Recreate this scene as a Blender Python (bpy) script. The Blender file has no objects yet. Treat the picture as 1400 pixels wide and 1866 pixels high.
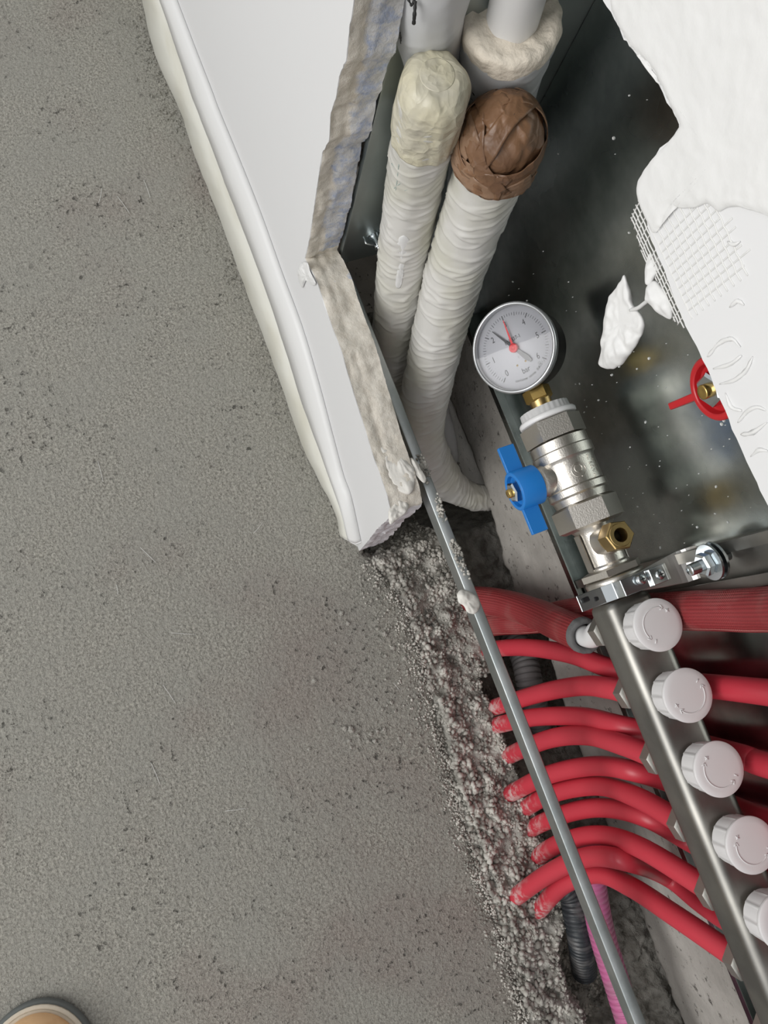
import bpy, bmesh, math, random
import numpy as np
from mathutils import Vector, Matrix, noise
from mathutils.geometry import tessellate_polygon
random.seed(7); np.random.seed(7)
S = bpy.context.scene
COL = S.collection
# ------------------------------------------------------------------ camera, world, lights, exposure
F = 1402.0
CAM = Vector((0, -.148, .805))
_d = Vector((440-700, 1220-933, F)).normalized()
_c = -(.383*_d.x+_d.y)/_d.z
_X = Vector((.383, 1, _c)).normalized(); _Z = -_d; _Y = _Z.cross(_X)
ROT = Matrix((_X, _Y, _Z))            # camera (x right, y down, z forward) -> world
cam = bpy.data.objects.new('camera', bpy.data.cameras.new('camera')); COL.objects.link(cam)
cam.data.sensor_fit = 'VERTICAL'; cam.data.sensor_height = 24; cam.data.sensor_width = 18
cam.data.lens = 24*F/1866; cam.data.clip_start = .01
cam.matrix_world = Matrix.Translation(CAM) @ (ROT @ Matrix(((1,0,0),(0,-1,0),(0,0,-1)))).to_4x4()
S.camera = cam
S.view_settings.view_transform = 'Standard'; S.view_settings.look = 'None'
S.view_settings.gamma = 1; S.view_settings.use_curve_mapping = False
S.view_settings.exposure = 0.0
W = bpy.data.worlds.new('world'); S.world = W; W.use_nodes = True
W.node_tree.nodes['Background'].inputs[0].default_value = (.975, .985, 1, 1)
W.node_tree.nodes['Background'].inputs[1].default_value = .66
def area(name, loc, target, sx, sy, power, col=(1, 1, 1)):
    l = bpy.data.lights.new(name, 'AREA'); l.shape = 'RECTANGLE'; l.size = sx; l.size_y = sy
    l.energy = power; l.color = col
    o = bpy.data.objects.new(name, l); COL.objects.link(o); o.location = loc
    o.rotation_euler = (Vector(target)-Vector(loc)).to_track_quat('-Z', 'Y').to_euler(); return o
area('window_daylight', (.17, -2.3, 1.90), (.17, 0, 1.90), 1.8, 2.0, 60, (1, .985, .96))

def at(px, py, X=None, Y=None, Z=None):
    v = ROT @ Vector((px-700, py-933, F))
    if Z is not None: t = (Z-CAM.z)/v.z
    elif Y is not None: t = (Y-CAM.y)/v.y
    else: t = (X-CAM.x)/v.x
    return CAM+v*t

# ------------------------------------------------------------------ materials
def mat(name, col, rough=.6, metal=0, bump=None, var=None, coat=0, spec=.5, bump2=None):
    """bump / bump2 = (scale, strength, detail, distance) ; var = (scale, colour2, lo, hi)"""
    m = bpy.data.materials.new(name); m.use_nodes = True
    nt = m.node_tree; b = nt.nodes['Principled BSDF']
    b.inputs['Base Color'].default_value = (*col, 1); b.inputs['Roughness'].default_value = rough
    b.inputs['Metallic'].default_value = metal; b.inputs['Coat Weight'].default_value = coat
    b.inputs['Specular IOR Level'].default_value = spec
    tc = nt.nodes.new('ShaderNodeTexCoord')
    if var:
        n = nt.nodes.new('ShaderNodeTexNoise'); n.inputs['Scale'].default_value = var[0]; n.inputs['Detail'].default_value = 6
        nt.links.new(tc.outputs['Object'], n.inputs['Vector'])
        r = nt.nodes.new('ShaderNodeMapRange'); r.inputs['From Min'].default_value = var[2]; r.inputs['From Max'].default_value = var[3]
        nt.links.new(n.outputs['Fac'], r.inputs['Value'])
        mx = nt.nodes.new('ShaderNodeMix'); mx.data_type = 'RGBA'
        mx.inputs['A'].default_value = (*col, 1); mx.inputs['B'].default_value = (*var[1], 1)
        nt.links.new(r.outputs[0], mx.inputs['Factor']); nt.links.new(mx.outputs['Result'], b.inputs['Base Color'])
    last = None
    for bp in (bump, bump2):
        if not bp: continue
        n = nt.nodes.new('ShaderNodeTexNoise'); n.inputs['Scale'].default_value = bp[0]; n.inputs['Detail'].default_value = bp[2]
        nt.links.new(tc.outputs['Object'], n.inputs['Vector'])
        k = nt.nodes.new('ShaderNodeBump'); k.inputs['Strength'].default_value = bp[1]; k.inputs['Distance'].default_value = bp[3]
        nt.links.new(n.outputs['Fac'], k.inputs['Height'])
        if last: nt.links.new(last.outputs[0], k.inputs['Normal'])
        nt.links.new(k.outputs[0], b.inputs['Normal']); last = k
    return m
def N(m, t): return m.node_tree.nodes.new(t)
def L(m, a, b): m.node_tree.links.new(a, b)
def math_(m, op, a, b=None, c=None):
    n = N(m, 'ShaderNodeMath'); n.operation = op
    for i, v in enumerate((a, b, c)):
        if v is None: continue
        if isinstance(v, (int, float)): n.inputs[i].default_value = v
        else: L(m, v, n.inputs[i])
    return n.outputs[0]
def mixc(m, f, a, b):
    n = N(m, 'ShaderNodeMix'); n.data_type = 'RGBA'
    if isinstance(f, float): n.inputs['Factor'].default_value = f
    else: L(m, f, n.inputs['Factor'])
    for k, v in (('A', a), ('B', b)):
        if isinstance(v, tuple): n.inputs[k].default_value = (*v, 1)
        else: L(m, v, n.inputs[k])
    return n.outputs['Result']
def nz(m, vec, scale, detail=4, rough=.5):
    n = N(m, 'ShaderNodeTexNoise'); n.inputs['Scale'].default_value = scale; n.inputs['Detail'].default_value = detail
    n.inputs['Roughness'].default_value = rough; L(m, vec, n.inputs['Vector']); return n.outputs['Fac']
def rng(m, v, a, b, c=0., d=1.):
    n = N(m, 'ShaderNodeMapRange'); L(m, v, n.inputs['Value'])
    for k, x in zip(('From Min', 'From Max', 'To Min', 'To Max'), (a, b, c, d)): n.inputs[k].default_value = x
    return n.outputs[0]
def bump(m, h, strength, dist, prev=None):
    k = N(m, 'ShaderNodeBump'); k.inputs['Strength'].default_value = strength; k.inputs['Distance'].default_value = dist
    L(m, h, k.inputs['Height'])
    if prev: L(m, prev, k.inputs['Normal'])
    return k.outputs[0]

def screed_mat():
    m = mat('sand screed', (.25, .25, .22), .92, spec=.2); b = m.node_tree.nodes['Principled BSDF']
    o = N(m, 'ShaderNodeTexCoord').outputs['Object']
    g1 = nz(m, o, 400, 5, .75); g2 = nz(m, o, 900, 2); g3 = nz(m, o, 150, 3, .6); big = nz(m, o, 4.5, 3); mid = nz(m, o, 16, 4)
    c = mixc(m, rng(m, g1, .33, .67), (.180, .173, .150), (.600, .580, .515))
    c = mixc(m, rng(m, big, .52, .64, 0, .42), c, (.320, .262, .238))
    c = mixc(m, rng(m, mid, .40, .62, 0, .45), c, (.385, .378, .340))
    v = N(m, 'ShaderNodeTexVoronoi'); v.inputs['Scale'].default_value = 260; L(m, o, v.inputs['Vector'])
    grain = rng(m, v.outputs['Distance'], .0, .16, .9, 0)
    sel = N(m, 'ShaderNodeSeparateColor'); L(m, v.outputs['Color'], sel.inputs[0])
    grain = math_(m, 'MULTIPLY', grain, math_(m, 'GREATER_THAN', sel.outputs[0], .93))
    c = mixc(m, grain, c, (.80, .78, .70))
    pit = math_(m, 'MULTIPLY', rng(m, g3, .60, .70), rng(m, nz(m, o, 9, 4, .7), .46, .58))
    c = mixc(m, math_(m, 'MULTIPLY', pit, .8), c, (.07, .068, .06))
    L(m, c, b.inputs['Base Color'])
    n = bump(m, g1, 1., .0026); n = bump(m, g2, .6, .0008, n)
    n = bump(m, math_(m, 'SUBTRACT', g3, math_(m, 'MULTIPLY', pit, .8)), .9, .0042, n)
    L(m, n, b.inputs['Normal']); return m
def concrete_mat():
    m = mat('old concrete', (.3, .29, .27), .9, spec=.25); b = m.node_tree.nodes['Principled BSDF']
    o = N(m, 'ShaderNodeTexCoord').outputs['Object']
    c = mixc(m, rng(m, nz(m, o, 14, 5, .6), .35, .65), (.38, .36, .33), (.55, .525, .485))
    c = mixc(m, rng(m, nz(m, o, 95, 5, .7), .60, .68), c, (.10, .09, .08))
    c = mixc(m, rng(m, nz(m, o, 40, 3, .6), .70, .72, 0, .8), c, (.60, .58, .55))
    L(m, c, b.inputs['Base Color'])
    n = bump(m, nz(m, o, 70, 6, .6), .6, .003); L(m, bump(m, nz(m, o, 500, 3), .5, .0006, n), b.inputs['Normal']); return m
def wall_mat():
    m = mat('wallboard', (.80, .81, .82), .55); b = m.node_tree.nodes['Principled BSDF']
    g = N(m, 'ShaderNodeNewGeometry'); s = N(m, 'ShaderNodeSeparateXYZ'); L(m, g.outputs['Position'], s.inputs[0])
    o = g.outputs['Position']
    jit = math_(m, 'MULTIPLY', math_(m, 'SUBTRACT', nz(m, o, 60, 4), .5), .02)
    y = math_(m, 'ADD', s.outputs[1], jit)
    front = math_(m, 'LESS_THAN', s.outputs[1], .0086)
    gyp = mixc(m, rng(m, nz(m, o, 90, 5, .7), .4, .7), (.70, .66, .585), (.58, .53, .45))
    blue = mixc(m, rng(m, nz(m, o, 130, 4, .7), .45, .62), (.56, .56, .56), (.37, .42, .54))
    core = mixc(m, math_(m, 'MULTIPLY', rng(m, y, .019, .022), math_(m, 'MULTIPLY', math_(m, 'LESS_THAN', s.outputs[0], -.2), math_(m, 'GREATER_THAN', s.outputs[2], .232))), gyp, blue)
    core = mixc(m, math_(m, 'MULTIPLY', math_(m, 'GREATER_THAN', s.outputs[0], -.083), math_(m, 'LESS_THAN', s.outputs[2], .185)), core, (.70, .69, .72))
    core = mixc(m, math_(m, 'GREATER_THAN', s.outputs[2], .55), core, (.74, .74, .72))
    L(m, mixc(m, front, core, (.725, .727, .73)), b.inputs['Base Color'])
    nf = math_(m, 'SUBTRACT', 1., front)
    fine = math_(m, 'ADD', nz(m, o, 220, 5, .65), math_(m, 'MULTIPLY', nz(m, o, 60, 4, .6), 1.5))
    h = math_(m, 'MULTIPLY', fine, nf)
    L(m, bump(m, nz(m, o, 25, 2), .12, .001, bump(m, h, .6, .0014)), b.inputs['Normal']); return m
def sheet_mat():
    m = mat('galvanised sheet', (.45, .48, .465), .24, 1); b = m.node_tree.nodes['Principled BSDF']
    o = N(m, 'ShaderNodeTexCoord').outputs['Object']
    L(m, rng(m, nz(m, o, 9, 4, .6), .3, .7, .18, .31), b.inputs['Roughness'])
    L(m, mixc(m, rng(m, nz(m, o, 16, 4, .65), .38, .66), (.29, .32, .31), (.47, .50, .485)), b.inputs['Base Color'])
    L(m, bump(m, nz(m, o, 14, 2), .10, .003), b.inputs['Normal']); return m
def hose_mat():
    m = mat('braided sleeve', (.30, .03, .035), .5); b = m.node_tree.nodes['Principled BSDF']
    uv = N(m, 'ShaderNodeTexCoord').outputs['UV']; s = N(m, 'ShaderNodeSeparateXYZ'); L(m, uv, s.inputs[0])
    a = math_(m, 'SINE', math_(m, 'MULTIPLY', s.outputs[0], 6.2832*60))
    l = math_(m, 'SINE', math_(m, 'MULTIPLY', s.outputs[1], 6.2832*560))
    w = math_(m, 'MULTIPLY', a, l)
    rib = math_(m, 'SINE', math_(m, 'MULTIPLY', s.outputs[0], 6.2832*34))
    c = mixc(m, rng(m, rib, -1., 1., 0., 1.), (.22, .014, .018), (.31, .028, .032))
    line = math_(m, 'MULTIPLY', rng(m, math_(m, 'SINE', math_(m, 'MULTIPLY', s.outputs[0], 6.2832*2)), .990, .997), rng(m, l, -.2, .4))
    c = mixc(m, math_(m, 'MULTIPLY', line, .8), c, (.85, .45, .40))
    c = mixc(m, rng(m, w, .2, .9, 0., .45), c, (.50, .12, .12))
    o = N(m, 'ShaderNodeTexCoord').outputs['Object']
    c = mixc(m, rng(m, nz(m, o, 28, 4, .6), .5, .75, 0, .4), c, (.40, .20, .18))
    L(m, c, b.inputs['Base Color']); L(m, bump(m, math_(m, 'ADD', w, rib), .5, .0006), b.inputs['Normal']); return m
def pipe_mat():
    m = mat('red plastic pipe', (.62, .018, .045), .36); b = m.node_tree.nodes['Principled BSDF']
    g = N(m, 'ShaderNodeNewGeometry'); s = N(m, 'ShaderNodeSeparateXYZ'); o = g.outputs['Position']; L(m, o, s.inputs[0])
    n1 = nz(m, o, 110, 5, .7)
    dust = math_(m, 'MULTIPLY', rng(m, s.outputs[2], .035, .0), rng(m, n1, .45, .60))
    dust = math_(m, 'MAXIMUM', dust, rng(m, nz(m, o, 60, 5, .75), .68, .74, 0, .35))
    dust = math_(m, 'MAXIMUM', dust, .05)
    L(m, mixc(m, dust, (.54, .020, .044), (.60, .46, .44)), b.inputs['Base Color'])
    L(m, math_(m, 'ADD', math_(m, 'MULTIPLY', dust, .4), .36), b.inputs['Roughness']); return m
def tape_mat(name, col, col2):
    m = mat(name, col, .42, var=(40, col2, .40, .62), coat=.1); b = m.node_tree.nodes['Principled BSDF']
    o = N(m, 'ShaderNodeTexCoord').outputs['Object']; w = N(m, 'ShaderNodeTexNoise'); w.inputs['Scale'].default_value = 60; L(m, o, w.inputs['Vector'])
    mx = N(m, 'ShaderNodeVectorMath'); mx.operation = 'MULTIPLY_ADD'; mx.inputs[1].default_value = (.02, .02, .02); L(m, w.outputs['Color'], mx.inputs[0]); L(m, o, mx.inputs[2])
    n = None
    for sc, st, ds in ((85, .8, .0022), (210, .45, .0008)):
        v = N(m, 'ShaderNodeTexVoronoi'); v.feature = 'F1'; v.inputs['Scale'].default_value = sc; L(m, mx.outputs[0], v.inputs['Vector'])
        n = bump(m, v.outputs['Distance'], st, ds, n)
    L(m, n, b.inputs['Normal']); return m
def glass_mat():
    m = bpy.data.materials.new('gauge window'); m.use_nodes = True; nt = m.node_tree; nt.nodes.clear()
    o = N(m, 'ShaderNodeOutputMaterial'); t = N(m, 'ShaderNodeBsdfTransparent'); g = N(m, 'ShaderNodeBsdfGlossy'); g.inputs['Roughness'].default_value = .02
    f = N(m, 'ShaderNodeFresnel'); f.inputs['IOR'].default_value = 1.45; x = N(m, 'ShaderNodeMixShader')
    gb = N(m, 'ShaderNodeNewGeometry'); L(m, math_(m, 'MULTIPLY', f.outputs[0], math_(m, 'SUBTRACT', 1., gb.outputs['Backfacing'])), x.inputs[0]); L(m, t.outputs[0], x.inputs[1]); L(m, g.outputs[0], x.inputs[2]); L(m, x.outputs[0], o.inputs[0]); return m

M = dict(
 screed=screed_mat(), conc=concrete_mat(), wall=wall_mat(), sheet=sheet_mat(), hose=hose_mat(), pipe=pipe_mat(), glass=glass_mat(),
 arm=mat('satin steel strap', (.62, .61, .59), .38, 1),
 sheetm=mat('matt galvanised sheet', (.42, .46, .45), .48, 1, var=(14, (.32, .36, .35), .4, .65)),
 rubble=mat('crumbled mortar', (.47, .455, .415), .95, bump=(420, .9, 4, .0022), var=(70, (.27, .258, .23), .4, .62), spec=.15),
 crumb=mat('mortar crumb', (.60, .58, .53), .95, bump=(900, .6, 3, .0006), var=(70, (.27, .258, .23), .38, .62), spec=.15),
 white=mat('white paint', (.73, .73, .72), .6, bump=(120, .4, 4, .001)),
 putty=mat('joint compound', (.74, .72, .67), .6, bump=(140, .5, 5, .0016)),
 film=mat('skirting film', (.70, .695, .63), .5, var=(12, (.60, .585, .50), .45, .7), bump=(60, .1, 3, .0006)),
 film2=mat('white foam strip', (.72, .72, .71), .5, bump=(80, .3, 3, .001)),
 knob=mat('white knob plastic', (.74, .73, .73), .38),
 steel=mat('brushed steel', (.33, .32, .295), .42, 1, var=(20, (.24, .235, .22), .4, .6)),
 nickel=mat('nickel plated brass', (.62, .59, .54), .36, 1, bump=(900, .35, 3, .0004)),
 nut=mat('dull steel nut', (.55, .54, .50), .42, 1, bump=(500, .2, 2, .0004)),
 zinc=mat('zinc plated steel', (.62, .66, .68), .2, 1, bump=(300, .1, 3, .0004)),
 rail=mat('galvanised rail', (.54, .57, .57), .42, 1, bump=(260, .15, 4, .0005), var=(35, (.44, .48, .48), .42, .6)),
 brass=mat('brass', (.68, .47, .16), .26, 1, bump=(600, .2, 2, .0003)),
 brassd=mat('dark brass', (.45, .32, .14), .32, 1, bump=(600, .2, 2, .0003)),
 blue=mat('blue enamel', (.012, .19, .58), .42, coat=.1),
 red=mat('red enamel', (.50, .012, .018), .35, coat=.2),
 black=mat('black plastic', (.012, .012, .013), .3),
 dark=mat('recess shade black', (.015, .015, .015), .6),  # near black, puts the shade of small recesses into the colour
 dial=mat('dial white', (.45, .455, .49), .6), ink=mat('black ink', (.03, .03, .035), .5), grey=mat('grey ink', (.20, .20, .21), .5),
 redp=mat('red needle', (.62, .01, .02), .4), clear=mat('clear rim', (.42, .43, .44), .15, .6),
 wrap=mat('white wrap tape', (.64, .63, .60), .42, var=(22, (.57, .56, .49), .42, .66), bump=(150, .2, 4, .0008), coat=.12),
 wrapd=mat('white foil sleeve', (.60, .61, .62), .40, bump=(120, .2, 3, .0008)),
 cream=tape_mat('cream masking tape', (.66, .62, .46), (.60, .57, .46)),
 brown=tape_mat('brown packing tape', (.25, .135, .072), (.17, .090, .048)),
 brown2=tape_mat('brown packing tape light', (.31, .19, .12), (.23, .135, .08)),
 foam=mat('cream foam', (.78, .71, .60), .9, bump=(90, .8, 5, .004)), foamg=mat('grey foam', (.13, .13, .13), .9, bump=(300, .6, 3, .001)),
 marker=mat('black marker', (.02, .02, .02), .6), green=mat('faint green marker', (.38, .45, .42), .6),
 ptfe=mat('white plastic pipe', (.78, .78, .78), .35), pink=mat('pink conduit', (.52, .14, .30), .45, var=(60, (.42, .16, .26), .45, .6)),
 cond=mat('black conduit', (.03, .035, .04), .4, var=(60, (.10, .10, .10), .5, .65)), condg=mat('dusty conduit', (.16, .15, .15), .6),
 leather=mat('tan leather', (.74, .47, .25), .6, var=(24, (.52, .26, .10), .44, .66), bump=(90, .4, 5, .001)),
 welt=mat('boot welt', (.52, .46, .37), .8, bump=(300, .5, 3, .0008)), sole=mat('grey rubber sole', (.11, .12, .115), .8, bump=(120, .4, 3, .001)),
 mesh=mat('glass fibre thread', (.70, .70, .68), .6), lace=mat('boot lace', (.18, .12, .07), .8),
)

# ------------------------------------------------------------------ mesh helpers
def link(name, me, m, parent=None, smooth=True, bevel=0):
    me.materials.append(M[m] if isinstance(m, str) else m)
    if smooth: me.polygons.foreach_set('use_smooth', [True]*len(me.polygons))
    o = bpy.data.objects.new(name, me); COL.objects.link(o)
    if parent: o.parent = parent
    return o
def mk(name, v, f, m, parent=None, smooth=True, uv=None):
    me = bpy.data.meshes.new(name); me.from_pydata([tuple(x) for x in v], [], f); me.update()
    if uv is not None:
        l = me.uv_layers.new(name='uv'); k = 0
        for poly in me.polygons:
            for li in poly.loop_indices: l.data[li].uv = uv[k]; k += 1
    return link(name, me, m, parent, smooth)
def tag(o, label=None, cat=None, group=None, kind=None):
    if label: o['label'] = label
    if cat: o['category'] = cat
    if group: o['group'] = group
    if kind: o['kind'] = kind
    return o
def empty(name, loc, label, cat, group=None, mtx=None):
    o = bpy.data.objects.new(name, None); COL.objects.link(o); o.empty_display_size = .02
    if mtx: o.matrix_world = mtx
    else: o.location = loc
    return tag(o, label, cat, group)
def spline(pts, step=.002):
    """Catmull-Rom through pts (Vectors)"""
    P = [Vector(p) for p in pts]; P = [P[0]*2-P[1]]+P+[P[-1]*2-P[-2]]; out = []
    for i in range(1, len(P)-2):
        a, b, c, d = P[i-1:i+3]; n = max(2, int((c-b).length/step))
        for k in range(n):
            t = k/n; out.append(.5*((2*b)+(c-a)*t+(2*a-5*b+4*c-d)*t*t+(3*b-a-3*c+d)*t**3))
    out.append(P[-2]); return out
def tube_data(path, r, seg=24, disp=None, cap=True, arc0=0.):
    n = len(path); V = []; Fc = []; UV = []
    T = [(path[min(i+1, n-1)]-path[max(i-1, 0)]).normalized() for i in range(n)]
    ref = Vector((0, -1, 0)) if abs(T[0].y) < .8 else Vector((0, 0, 1))
    u = (ref-T[0]*ref.dot(T[0])).normalized(); s = 0; Sx = []
    for i in range(n):
        u = (u-T[i]*u.dot(T[i])).normalized(); w = T[i].cross(u)
        if i: s += (path[i]-path[i-1]).length
        Sx.append(s); rr = r(s, i/(n-1)) if callable(r) else r
        for j in range(seg):
            th = 2*math.pi*j/seg; q = rr+(disp(s, th) if disp else 0)
            V.append(path[i]+(u*math.cos(th)+w*math.sin(th))*q)
    for i in range(n-1):
        for j in range(seg):
            a = i*seg+j; b = i*seg+(j+1) % seg
            Fc.append((a, b, b+seg, a+seg)); UV += [(j/seg, Sx[i]), ((j+1)/seg, Sx[i]), ((j+1)/seg, Sx[i+1]), (j/seg, Sx[i+1])]
    if cap:
        Fc.append(tuple(range(seg))[::-1]); UV += [(0, 0)]*seg
        Fc.append(tuple((n-1)*seg+j for j in range(seg))); UV += [(0, s)]*seg
    return V, Fc, UV
def tube(name, pts, r, m, parent=None, seg=24, step=.002, disp=None, cap=True, raw=False):
    path = pts if raw else spline(pts, step)
    V, Fc, UV = tube_data(path, r, seg, disp, cap)
    return mk(name, V, Fc, m, parent, True, UV)
def merge(parts):
    V = []; Fc = []
    for v, f in parts:
        k = len(V); V += [Vector(x) for x in v]; Fc += [tuple(i+k for i in q) for q in f]
    return V, Fc
AX = {'x': Matrix(((0,0,1),(1,0,0),(0,1,0))), 'z': Matrix.Identity(3), '-y': Matrix(((1,0,0),(0,0,-1),(0,1,0)))}
def lathe(prof, axis='z', seg=48, o=(0, 0, 0), cap=True, mod=None):
    """prof [(t, r)] along axis"""
    R = AX[axis]; V = []; Fc = []; o = Vector(o)
    for t, r in prof:
        for j in range(seg):
            th = 2*math.pi*j/seg; q = r*(mod(th, t) if mod else 1)
            V.append(o+R @ Vector((q*math.cos(th), q*math.sin(th), t)))
    for i in range(len(prof)-1):
        for j in range(seg):
            a = i*seg+j; b = i*seg+(j+1) % seg; Fc.append((a, b, b+seg, a+seg))
    if cap:
        Fc.append(tuple(range(seg))[::-1]); Fc.append(tuple((len(prof)-1)*seg+j for j in range(seg)))
    return V, Fc
def hexa(t0, t1, af, axis='x', o=(0, 0, 0), rot=0., ch=.0012):
    """hex nut, af = across flats / 2, chamfered ends"""
    R = AX[axis]; V = []; Fc = []; o = Vector(o); rc = af/math.cos(math.pi/6)
    for t, r in ((t0, af*.97), (t0+ch, rc), (t1-ch, rc), (t1, af*.97)):
        for j in range(6):
            th = rot+math.pi/3*j; V.append(o+R @ Vector((r*math.cos(th), r*math.sin(th), t)))
    for i in range(3):
        for j in range(6):
            a = i*6+j; b = i*6+(j+1) % 6; Fc.append((a, b, b+6, a+6))
    Fc.append((5,4,3,2,1,0)); Fc.append(tuple(18+j for j in range(6))); return V, Fc
def box(x0, x1, y0, y1, z0, z1):
    v = [(x, y, z) for x in (x0, x1) for y in (y0, y1) for z in (z0, z1)]
    return v, [(0,1,3,2), (4,6,7,5), (0,4,5,1), (2,3,7,6), (0,2,6,4), (1,5,7,3)]
def bev(o, w=.001, n=2, ang=30):
    m = o.modifiers.new('bevel', 'BEVEL'); m.width = w; m.segments = n; m.limit_method = 'ANGLE'; m.angle_limit = math.radians(ang)
    m.harden_normals = False; return o
def auto(o, ang=35):
    me = o.data; bm = bmesh.new(); bm.from_mesh(me)
    for e in bm.edges:
        if len(e.link_faces) == 2 and e.calc_face_angle(0) > math.radians(ang): e.smooth = False
    bm.to_mesh(me); bm.free(); return o
def fn(p, s=1., o=0.): return noise.noise(Vector((p[0]*s+o, p[1]*s+o*1.7, p[2]*s-o)))
def text_mesh(name, body, size, m, parent, M4, depth=.0002, bend=None):
    c = bpy.data.curves.new(name, 'FONT'); c.body = body; c.size = size; c.extrude = depth; c.align_x = 'CENTER'; c.align_y = 'CENTER'
    t = bpy.data.objects.new('tmp', c); COL.objects.link(t); dg = bpy.context.evaluated_depsgraph_get()
    me = bpy.data.meshes.new_from_object(t.evaluated_get(dg)); bpy.data.objects.remove(t)
    for v in me.vertices:
        p = v.co.copy(); v.co = bend(p) if bend else M4 @ p
    me.materials.clear(); me.name = name
    return link(name, me, m, parent, False)
def blob(name, poly, nrm, th, m, parent=None, nzs=.35, rings=9, seg=96, back=.25, sd=0., edge=2.2, mid=None):
    """smear or lump with an irregular outline: poly = world points, swelling along nrm, as thick as its distance from the rim allows"""
    P = [Vector(p) for p in poly]; c = mid or sum(P, Vector())/len(P); nrm = Vector(nrm).normalized()
    full = spline(P[-2:]+P+P[:2], .0008); a = min(range(len(full)//3), key=lambda i: (full[i]-P[0]).length); b = max(range(len(full)*2//3, len(full)), key=lambda i: -(full[i]-P[0]).length)
    per = full[a:b]; k = len(per); per = [per[int(i*k/seg)] for i in range(seg)]
    per = [p+(p-c).normalized()*(.0005*fn(p, 300, 3+sd)+.0007*fn(p, 110, 1+sd)) for p in per]; arr = np.array(per); V = []; Fc = []
    rs_ = [1-(i/rings)**1.6 for i in range(rings+1)]
    for side in (1, -1):
        for i in range(rings+1):
            for j in range(seg):
                p = c+(per[j]-c)*rs_[i]
                d = 0 if i == 0 else float(np.sqrt(((arr-np.array(p))**2).sum(1)).min())
                u = min(1, d/(th*edge)); h = (th if side > 0 else th*back)*math.sqrt(max(0, u*(2-u)))*(.8+nzs*1.6*max(-.4, fn(p, 110, sd)+.5*fn(p, 320, sd)))
                V.append(p+nrm*h*side)
    def ring(s, i, j): return s*(rings+1)*seg+i*seg+j % seg
    for s in (0, 1):
        for i in range(rings):
            for j in range(seg):
                q = (ring(s, i, j), ring(s, i, j+1), ring(s, i+1, j+1), ring(s, i+1, j)); Fc.append(q if s == 0 else q[::-1])
    for j in range(seg): Fc.append((ring(0, 0, j+1), ring(0, 0, j), ring(1, 0, j), ring(1, 0, j+1)))
    o = mk(name, V, Fc, m, parent)
    bm = bmesh.new(); bm.from_mesh(o.data); bmesh.ops.remove_doubles(bm, verts=bm.verts, dist=1e-6); bmesh.ops.recalc_face_normals(bm, faces=bm.faces); bm.to_mesh(o.data); bm.free(); return o
def hexlathe(prof, af, axis='z', o=(0, 0, 0), rot=0., seg=72):
    """prof [(t, r, hexagonal?)] : a nut with a bore"""
    Rm = AX[axis]; V = []; Fc = []; o = Vector(o)
    for t, r, hx in prof:
        for j in range(seg):
            th = 2*math.pi*j/seg; q = r/math.cos((th % (math.pi/3))-math.pi/6) if hx else r
            V.append(o+Rm @ Vector((q*math.cos(th+rot), q*math.sin(th+rot), t)))
    for i in range(len(prof)-1):
        for j in range(seg): a = i*seg+j; b = i*seg+(j+1) % seg; Fc.append((a, b, b+seg, a+seg))
    Fc.append(tuple(range(seg))[::-1]); Fc.append(tuple((len(prof)-1)*seg+j for j in range(seg))); return V, Fc

# ------------------------------------------------------------------ the floor, the trench, the walls
EDGE = [(-2.2, .03), (-.3, .03), (-.09, .018), (-.07, .012), (-.05, .021), (0, .033), (.05, .030), (.1, .0255), (.2, .012), (.287, .0066), (.36, .0062), (.42, -.002), (.6, -.006), (2.2, -.006)]
def edge_y(x):
    for (a, b), (c, d) in zip(EDGE, EDGE[1:]):
        if a <= x <= c: return b+(d-b)*(x-a)/(c-a)
    return -.006
xs = [-2.2+.2*i for i in range(9)]+[-.4+.002*i for i in range(501)]+[.65+.2*i for i in range(8)]
ey = [edge_y(x)+.0022*fn((x, 0, 0), 60)+.0012*fn((x, 1, 0), 220) for x in xs]
V = []; Fc = []; rows = [(-2.6, 0), (-1.0, 0), (-.1, 0), (-.02, 0), (-.006, 0), (0, -.0015), (.0015, -.008), (.0025, -.2)]
for i, x in enumerate(xs):
    for dy, z in rows:
        yy = dy if dy < -.5 else ey[i]+dy
        V.append((x, yy, z+(.0012*fn((x, yy, 0), 90) if -.03 < dy < .001 else 0)))
nr = len(rows)
for i in range(len(xs)-1):
    for j in range(nr-1): a = i*nr+j; Fc.append((a, a+nr, a+nr+1, a+1))
tag(mk('floor', V, Fc, 'screed'), kind='structure')

# base of the trench: rough mortar bed between the screed and the old wall
def bed_z(x, y):
    t = min(1, max(0, (y-edge_y(x)+.002)/.040)); z = .0005-.012*t*t*(3-2*t)
    lim = .082+.010*fn((x, 0, 3), 30)+(.022 if x < .1 else 0)
    if x > .34: lim -= min(.03, (x-.34)*.5)
    u = min(1, max(0, (y-lim)/.016)); z -= .09*u*u*(3-2*u)
    if x < -.06: k = min(1, (-.06-x)/.06); z -= .13*k
    p = (x, y, 0)
    z += (.002+.006*t)*fn(p, 38, 1)+(.003+.003*t)*fn(p, 95, 2)+.0035*fn(p, 230, 4)+.002*fn(p, 520, 5)
    if .1 < x < .34 and y > .02: z += .006
    e = y-edge_y(x)
    if e < .006: z = min(z, -.0035+.5*max(0, e))
    return z
gx = np.arange(-.42, .68, .0022); gy = np.arange(-.012, .235, .0022)
V = [(x, y, bed_z(x, y)) for x in gx for y in gy]; ny = len(gy)
Fc = [(i*ny+j, (i+1)*ny+j, (i+1)*ny+j+1, i*ny+j+1) for i in range(len(gx)-1) for j in range(ny-1)]
tag(mk('mortar_bed', V, Fc, 'rubble'), 'rough grey crumbled mortar bed filling the trench beside the smooth screed', 'mortar', kind='stuff')
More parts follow.
